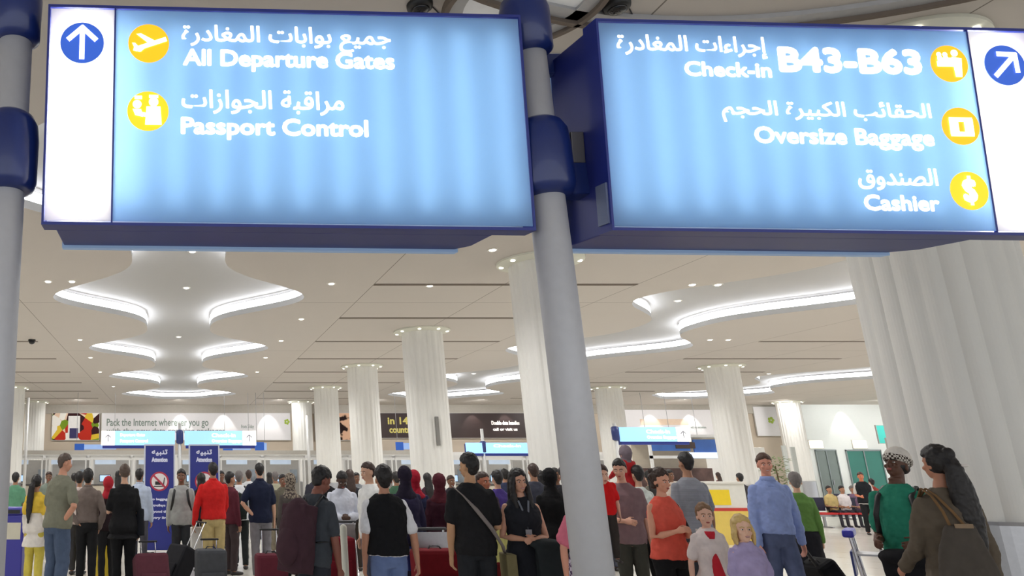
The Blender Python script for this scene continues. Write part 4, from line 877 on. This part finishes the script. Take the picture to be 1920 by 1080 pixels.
i = person(775, 10.4, 1.69, 170, 'woman in a crimson scarf and navy coat behind the vest', dict(c=(40, 44, 74), sl='long'), dict(k='skirt', c=(120, 32, 48)), ('hijab', (164, 30, 50)), D3, sex='f')
i = person(822, 10, 1.644, 170, 'woman in a maroon headscarf left of the man with the grey strap', dict(c=(58, 24, 38), sl='long', hem=.3, n='coat'), dict(k='skirt', c=(40, 30, 34)), ('hijab', (84, 34, 44)), D3, sex='f')
BT = person(876, 7.6, 1.837, 172, 'man in a black tee with a grey shoulder strap, face turned right', dict(c=(32, 32, 34), hem=.49, n='tee'), tr((38, 40, 44), belt=True), ('full', HAIRB), (192, 148, 112), ('down', 'bent'), look=(35, 0), face=True, wide=.98)
o = on(BT, 'messenger_bag', 'grey strapped messenger bag across the back of the black tee', 'bag')
H = BT['H']; g = G(); pts = [(.095*H, .0, .835*H), (.06*H, .082*H, .79*H), (0, .098*H, .72*H), (-.07*H, .095*H, .63*H), (-.13*H, .06*H, .54*H), (-.155*H, -.01*H, .50*H)]
g.tube(pts, [(.022, .006)]*6, 8, side=(1, 0, .8)); g.obj('strap', cloth((134, 126, 122)), o, smooth=True); g = G(); g.box(-.36, -.26, -.16, .12, .34*H, .50*H); g.obj('bag_body', cloth((120, 112, 80)), o, vox=.012)
i = person(905, 10, 1.671, 20, 'man with a ruddy face half hidden right of the black tee', dict(c=(58, 44, 60), sl='long'), tr(K_), ('short', HAIRD), (176, 110, 84), sex='m', face=True)
i = person(930, 11.5, 1.69, 185, 'woman in a purple scarf far behind the smiling woman', dict(c=(70, 54, 120), sl='long'), tr(K_), ('full', HAIRB), D3, sex='f')
i = person(917, 9.2, 1.37, 175, 'child in a pale yellow top beside the black tee', dict(c=(206, 204, 130), sl='long'), tr((120, 40, 44)), ('short', HAIRB), D3, sex='f')
SM = person(969, 7.6, 1.69, -4, 'smiling woman with long black hair in a sleeveless black dress', dict(c=(34, 36, 42), sl='none', hem=.42, n='dress', fit=1), tr((58, 60, 66)), ('longfront', HAIRB), (206, 156, 130), ('clasp', 'clasp'), look=(6, 2), face='smile', sex='f', wide=1.06)
o = on(SM, 'folded_jacket', 'folded black jacket over the arm of the smiling woman', 'jacket'); g = G(); g.ell((.13, -.22, .60*1.69), (.17, .09, .05)); g.box(.02, .27, -.28, -.18, .40*1.69, .6*1.69); g.obj('draped_cloth', cloth((40, 46, 48)), o, vox=.012, disp=.02)
o = on(SM, 'lanyard', 'grey neck lanyard of the smiling woman', 'lanyard'); G().tube([(-.05, -.09, 1.40), (-.02, -.135, 1.28), (0, -.14, 1.14), (.02, -.135, 1.28), (.05, -.09, 1.40)], [(.010, .003)]*5, 8).obj('cord', cloth((112, 118, 128)), o, smooth=True)
G().box(-.03, .03, -.155, -.148, 1.05, 1.14).obj('badge', mat('badge_grey', (150, 152, 158), .4), o)
i = person(998, 12, 1.803, 175, 'man in a dark patterned shirt behind the smiling woman', dict(c=(60, 62, 74)), tr(K_), ('short', HAIRD), D2)
i = person(1028, 9.8, 1.706, 180, 'woman in a full black abaya left of the centre pole', dict(c=(20, 20, 22), sl='long', hem=.1, flare=.01, n='abaya'), tr(K_), ('niqab', (22, 22, 24)), D3, sex='f', wide=1.1)
i = person(1056, 11, 1.753, 175, 'dark haired person in black tucked behind the centre pole', dict(c=(30, 28, 32), sl='long'), tr(K_), ('long', HAIRB), D3, sex='f')
i = person(1082, 6.8, 1.615, 20, 'person in pink and plaid hidden behind the centre pole', dict(c=pattern('plaid_white_purple', (214, 206, 224), (84, 62, 100), 34), sl='none', hem=.46, over=dict(n='shrug', c=(206, 110, 130), sl='short', hem=.70)), tr(K_), ('short', HAIRB), (206, 146, 122), ('wide', 'down'), sex='f')
# --- right of the centre pole
FM = person(1160, 9, 1.819, -20, 'father in a mauve grey tee holding a boy in red', dict(c=(132, 108, 112)), tr((66, 66, 60), belt=True), ('short', HAIRB), (214, 164, 140), ('clasp', 'down'), look=(-20, 10), face=True)
i = person(1142, 8.6, 1.02, -15, 'small boy in a red tee carried by his father', dict(c=(214, 30, 32)), tr((60, 56, 54)), ('full', HAIRD), (222, 174, 150), ('down', 'down'), look=(10, 0), face=True, base=.72)
i = person(1192, 10.2, 1.746, 180, 'woman in a white top with black hair behind the orange top', dict(c=(214, 220, 216)), tr(K_), ('full', HAIRB), D3, sex='f')
i = person(1190, 10.3, 1.05, 180, 'child in a grey hood and red sleeves riding on shoulders', dict(c=(176, 40, 44), sl='long'), tr((60, 60, 66)), ('niqab', (124, 112, 120)), D3, ('reach', 'reach'), base=.96, nolegs=False)
OW = person(1234, 7.5, 1.696,  8, 'woman in an orange sleeveless top holding a white card, brown curly hair', dict(c=(220, 92, 76), sl='none', hem=.515, n='top', flare=.004), tr((26, 26, 28)), ('curly', HAIRD), (220, 160, 132), ('chest', 'chest'), look=(6, 6), face=True, sex='f', wide=1.1)
o = on(OW, 'boarding_card', 'white boarding card held by the woman in orange', 'card'); g = G().box(.09, .15, -.30, -.295, 1.02, 1.16); g.obj('card', mat('card_white', (232, 228, 228), .5), o); G().box(.10, .14, -.302, -.300, 1.07, 1.12).obj('printed_photo', mat('card_print', (70, 50, 70), .5), o)
tote(OW, (104, 60, 40), 'brown shoulder bag beside the woman in orange', .24, .50, .60, .10, .07, (52, 40, 44))
GM = person(1282, 9.3, 1.891, 183, 'man in a grey striped tee with black hair, seen from behind', dict(c=pattern('grey_stripe', (150, 152, 160), (128, 130, 138), 22, 'stripe')), tr((60, 62, 68)), ('full', HAIRB), D2, ('down', 'down'), wide=1.02)
i = person(1318, 7.1, 1.388, -15, 'girl in a white tee with a red design, brown hair tied back', dict(c=(226, 214, 210), hem=.46, n='tee'), tr((206, 196, 196)), ('bun', HAIRL), (228, 182, 158), ('out', 'down'), look=(-6, -2), face=True, sex='f', wide=1.0)
o = i['root']; g = G(); H = i['H']
g.rings([(.01, -.070*H, .46*H, .070, .04), (.01, -.066*H, .56*H, .062, .04), (.0, -.068*H, .66*H, .034, .04), (0, -.064*H, .71*H, .010, .03)], 16); g.rings([(0, -.052*H, .785*H, .03, .03), (0, -.040*H, .815*H, .048, .03), (0, -.030*H, .83*H, .05, .03)], 14); g.obj('red_print', cloth((196, 44, 58)), o, smooth=True)
i = person(1388, 6.3, 1.324, -6, 'blonde girl in a lavender tee', dict(c=(172, 160, 200), hem=.44, n='tee', flare=.01), tr((180, 170, 204)), ('child', HAIRY), (234, 190, 164), ('down', 'out'), look=(-8, -4), face='smile', sex='f', wide=1.02)
BS = person(1430, 8.6, 1.871, -14, 'man in a light blue dress shirt and jeans pulling a black suitcase', dict(c=(146, 164, 216), sl='long', hem=.545, collar=True), tr((86, 96, 128), belt=True, loose=1.05), ('short', mat('hair_chestnut', (78, 54, 42), .6, var=.3, vscale=40)), (216, 152, 130), ('down', ((.32, .24, -1), (.14, .10, -1))), look=(-10, 2), face='smile', wide=.93, step=.5)
suitcase(1590, 9.3, .34, .76, .24, (24, 24, 26), 'black wheeled suitcase pulled by the man in the light blue shirt', rz=90, tilt=-30, ext=.34, rod=.02)
i = person(1488, 10.3, 1.661, 150, 'woman in a green shawl with grey hair behind the blue shirt', dict(c=(92, 128, 66), sl='long', hem=.56, n='shawl'), dict(k='skirt', c=(26, 26, 32)), ('full', HAIRG), D3, sex='f')
# --- far right
for px, D, c, hc, w in ((1548, 25.2, (196, 176, 120), HAIRB, 'a sand coloured top, leftmost on the bench'), (1572, 25.2, (226, 220, 222), HAIRB, 'a white shirt in the middle of the bench'), (1592, 25.3, (120, 96, 120), HAIRG, 'a mauve top, right on the bench')):
    i = person(px, D, 1.70, 0, 'seated person in '+w, dict(c=c), None, ('short', hc), D2, ('bent', 'bent'), nolegs=True, base=-.42, group='people on the waiting seats')
    g = G()
    for s in (-1, 1): g.tube([(s*.09, 0, .88), (s*.11, -.40, .90), (s*.11, -.42, .50)], [.085, .065, .05], 12); g.tube([(s*.11, -.40, .47), (s*.11, -.56, .46)], [(.04, .035)]*2, 10)
    g.obj('trousers', cloth((60, 58, 66)), i['root'], vox=.018)
i = person(1612, 22, 1.70, -30, 'man in a black waistcoat standing near the red seats', dict(c=(196, 190, 186), over=dict(n='waistcoat', c=(30, 32, 36), sl='none', hem=.5)), tr(K_), ('short', HAIRD), (206, 124, 88), ('bent', 'down'), face=True)
GC = person(1666, 6.3, 1.845, -62, 'man in a teal green tee and white knit cap, chin raised', dict(c=(44, 128, 104), n='tee'), tr((30, 30, 34)), ('cap', mat('knit_cap_white', (214, 208, 200), .8, bump=.4, bscale=90)), (92, 62, 48), ('bent', 'bent'), look=(-14, -20), face=True, wide=.9)
backpack(GC, (24, 26, 30), 'black backpack with dark straps on the man in teal')
o = on(GC, 'draped_jacket', 'black jacket draped over the arm of the man in teal', 'jacket'); g = G(); g.ell((.06, -.30, 1.02), (.20, .12, .07)); g.box(-.1, .24, -.36, -.24, .45, 1.02); g.obj('draped_cloth', cloth((26, 26, 30)), o, vox=.014, disp=.03, dscale=.2)
BW_ = person(1748, 5.3, 1.829, 172, 'woman in an olive brown coat with a long black ponytail, seen from behind', dict(c=(98, 88, 76), sl='long', hem=.40, flare=.01, n='coat'), tr((40, 38, 36)), ('thickpony', HAIRB), (184, 130, 104), ('fore', 'down'), look=(12, 0), sex='f', wide=1.08)
H = BW_['H']; o = on(BW_, 'shoulder_bag', 'large slouchy grey brown shoulder bag of the woman in the olive coat', 'bag'); g = G()
g.rings([(.10, .19, .50*H, .17, .07), (.10, .20, .51*H, .20, .09), (.10, .20, .58*H, .19, .09), (.09, .19, .66*H, .15, .06), (.08, .185, .72*H, .10, .035), (.08, .185, .725*H, .09, .03)], 30); g.obj('bag_body', cloth((78, 72, 66)), o, vox=.009, disp=.025)
for q in (-.05, .06):
    g = G(); g.tube([(.08+q, .19, .71*H), (.11+q*.6, .155, .77*H), (.135+q*.3, .09, .825*H), (.145+q*.3, .02, .85*H), (.15, -.07, .80*H)], [(.012, .005)]*5, 8); g.obj('strap', cloth((120, 92, 62)), o, smooth=True)
G().box(.02, .14, .222, .232, .715*H, .73*H).obj('clasp_bar', cloth((140, 120, 98)), o)
o = empty('hair_clip', (0, 0, 0), 0, 'pale hair clip on the long black ponytail', 'hair clip'); o.location = BW_['root'].location; o.rotation_euler = BW_['root'].rotation_euler; o.scale = BW_['root'].scale
Mh = BW_['Mh']; hu = BW_['hu']; T = BW_['T']; g = G(); g.ell(tuple(Mh @ Vector((-.012*hu, .115*hu, T-.075*hu))), (.026, .010, .010)); g.obj('clip', mat('clip_pearl', (220, 214, 208), .3), o, smooth=True)
o = on(BT, 'folded_card', 'small white card in the hand of the man in the black tee', 'card'); G().box(.235, .245, -.10, -.04, .86, .98).obj('card', mat('card_white', (232, 228, 228), .5), o)
# --- crowd farther back
FW = [(92, 18, 1.70, (120, 130, 120), 'grey green top behind the tall man'), (140, 19, 1.66, (150, 140, 150), 'pale mauve top far left'), (222, 19, 1.72, (176, 176, 186), 'light grey shirt left of the first standee'),
      (415, 18, 1.72, (86, 44, 50), 'dark red jacket right of the second standee'), (466, 19.5, 1.73, (210, 212, 214), 'white shirt left of the navy tee'), (505, 21, 1.69, (140, 140, 132), 'olive grey shirt beside the khaki shirt'),
      (530, 15.5, 1.64, (92, 88, 76), 'drab olive top left of the printed scarf'), (590, 17, 1.74, (56, 56, 66), 'slate jacket left of the man in black'), (655, 14, 1.72, (40, 40, 46), 'black top right of the bowed man'),
      (668, 18, 1.68, (130, 134, 140), 'light slate shirt far behind the profile face'), (742, 15, 1.68, (60, 90, 70), 'dark green top right of the vest'), (800, 15, 1.66, (60, 34, 46), 'plum coat left of the maroon headscarf'),
      (845, 16, 1.62, (40, 36, 44), 'black coat behind the maroon headscarf'), (945, 16, 1.74, (52, 58, 84), 'navy jacket left of the smiling woman'), (1012, 12.4, 1.69, (46, 40, 46), 'dark shirt left of the abaya'), (1040, 12.6, 1.74, (36, 36, 44), 'black jacket above the abaya'),
      (1122, 14, 1.70, (70, 60, 66), 'brown jacket right of the centre pole'), (1215, 14, 1.70, (120, 116, 104), 'taupe shirt behind the curly hair'), (1255, 17, 1.74, (196, 180, 168), 'cream shirt left of the striped tee'), (1385, 20, 1.66, (60, 56, 58), 'charcoal top behind the desk'),
      (1345, 27, 1.70, (112, 60, 66), 'brick red top inside the open booth'), (1232, 28, 1.68, (70, 60, 60), 'brown top left inside the open booth'), (1632, 24, 1.5, (140, 60, 50), 'rust top beside the waistcoat')]
for k, (px, D, H, c, w) in enumerate(FW):
    person(px, D, H, 180 if k % 3 else 10, 'distant person in a '+w, dict(c=c, sl='long' if k % 2 else 'short'), tr([(40, 40, 46), (70, 72, 84), (52, 46, 42)][k % 3]), (('short', 'full', 'long')[k % 3], HAIRB if k % 4 else HAIRD), [D1, D2, D3][k % 3], sex='f' if k % 3 == 2 else 'm', group='crowd far back in the hall', face=(k % 3 == 0))
# --- baggage in the foreground
cart(640, 10.3, 0, 'baggage trolley with pale uprights in front of the bowed man')
tag(G().tube([(at(643, 8.0, 1.2), 8.0, 0.04), (at(643, 8.0, 1.2), 8.0, 1.12)], .035, 14).obj('barrier_post', mat('barrier_cream', (222, 222, 208), .4), smooth=True), 'cream upright post left of the man in the black vest', 'post')
suitcase(628, 10.3, .5, .62, .3, (104, 20, 32), 'dark red suitcase lying on the trolley by the bowed man', zb=.24, handle=False)
suitcase(603, 8.1, .5, .50, .28, (150, 26, 34), 'crimson suitcase with a white strap below the charcoal tee', rz=10, zb=.0, ext=.3)
suitcase(288, 10.6, .46, .62, .28, (92, 50, 60), 'maroon and silver wheeled suitcase before the first standee', rz=15, tilt=-20, ext=.2)
S2 = suitcase(312, 11.6, .46, .68, .28, (34, 34, 38), 'black suitcase with a checkered pull handle left of the khaki trousers', rz=-55, tilt=-30, ext=.45)
suitcase(395, 11.0, .42, .64, .30, (74, 76, 80), 'grey suitcase in front of the khaki trousers', rz=8, tilt=0, ext=.12)
suitcase(508, 10.6, .42, .62, .26, (96, 40, 52), 'wine coloured suitcase left of the maroon backpack', rz=5, ext=.3)
cart(820, 8.9, 5, 'baggage trolley left of the black tee'); suitcase(818, 8.85, .5, .60, .3, (110, 18, 28), 'dark red suitcase on the trolley left of the black tee', zb=.24, handle=False)
o = cart(1690, 8.6, 47, 'baggage trolley with a royal blue handle by the olive coat')
G().box(-.3, .3, .38, .48, .97, 1.05).obj('handle_cover', mat('cart_handle_blue', (52, 50, 168), .4), o, bevel=.02)
suitcase(1628, 6.6, .5, .52, .3, (150, 20, 28), 'bright red suitcase at the bottom edge by the blue trolley', zb=.0, handle=False)

# ------------------------------------------------------------------ bake modifiers into plain meshes
dg = bpy.context.evaluated_depsgraph_get(); seen = {}
for o in dict.fromkeys(BAKE):
    k = o.data.name
    if k not in seen: seen[k] = bpy.data.meshes.new_from_object(o.evaluated_get(dg))
for o in dict.fromkeys(BAKE):
    nm = o.data.name; me = seen[nm]; o.modifiers.clear(); o.data = me
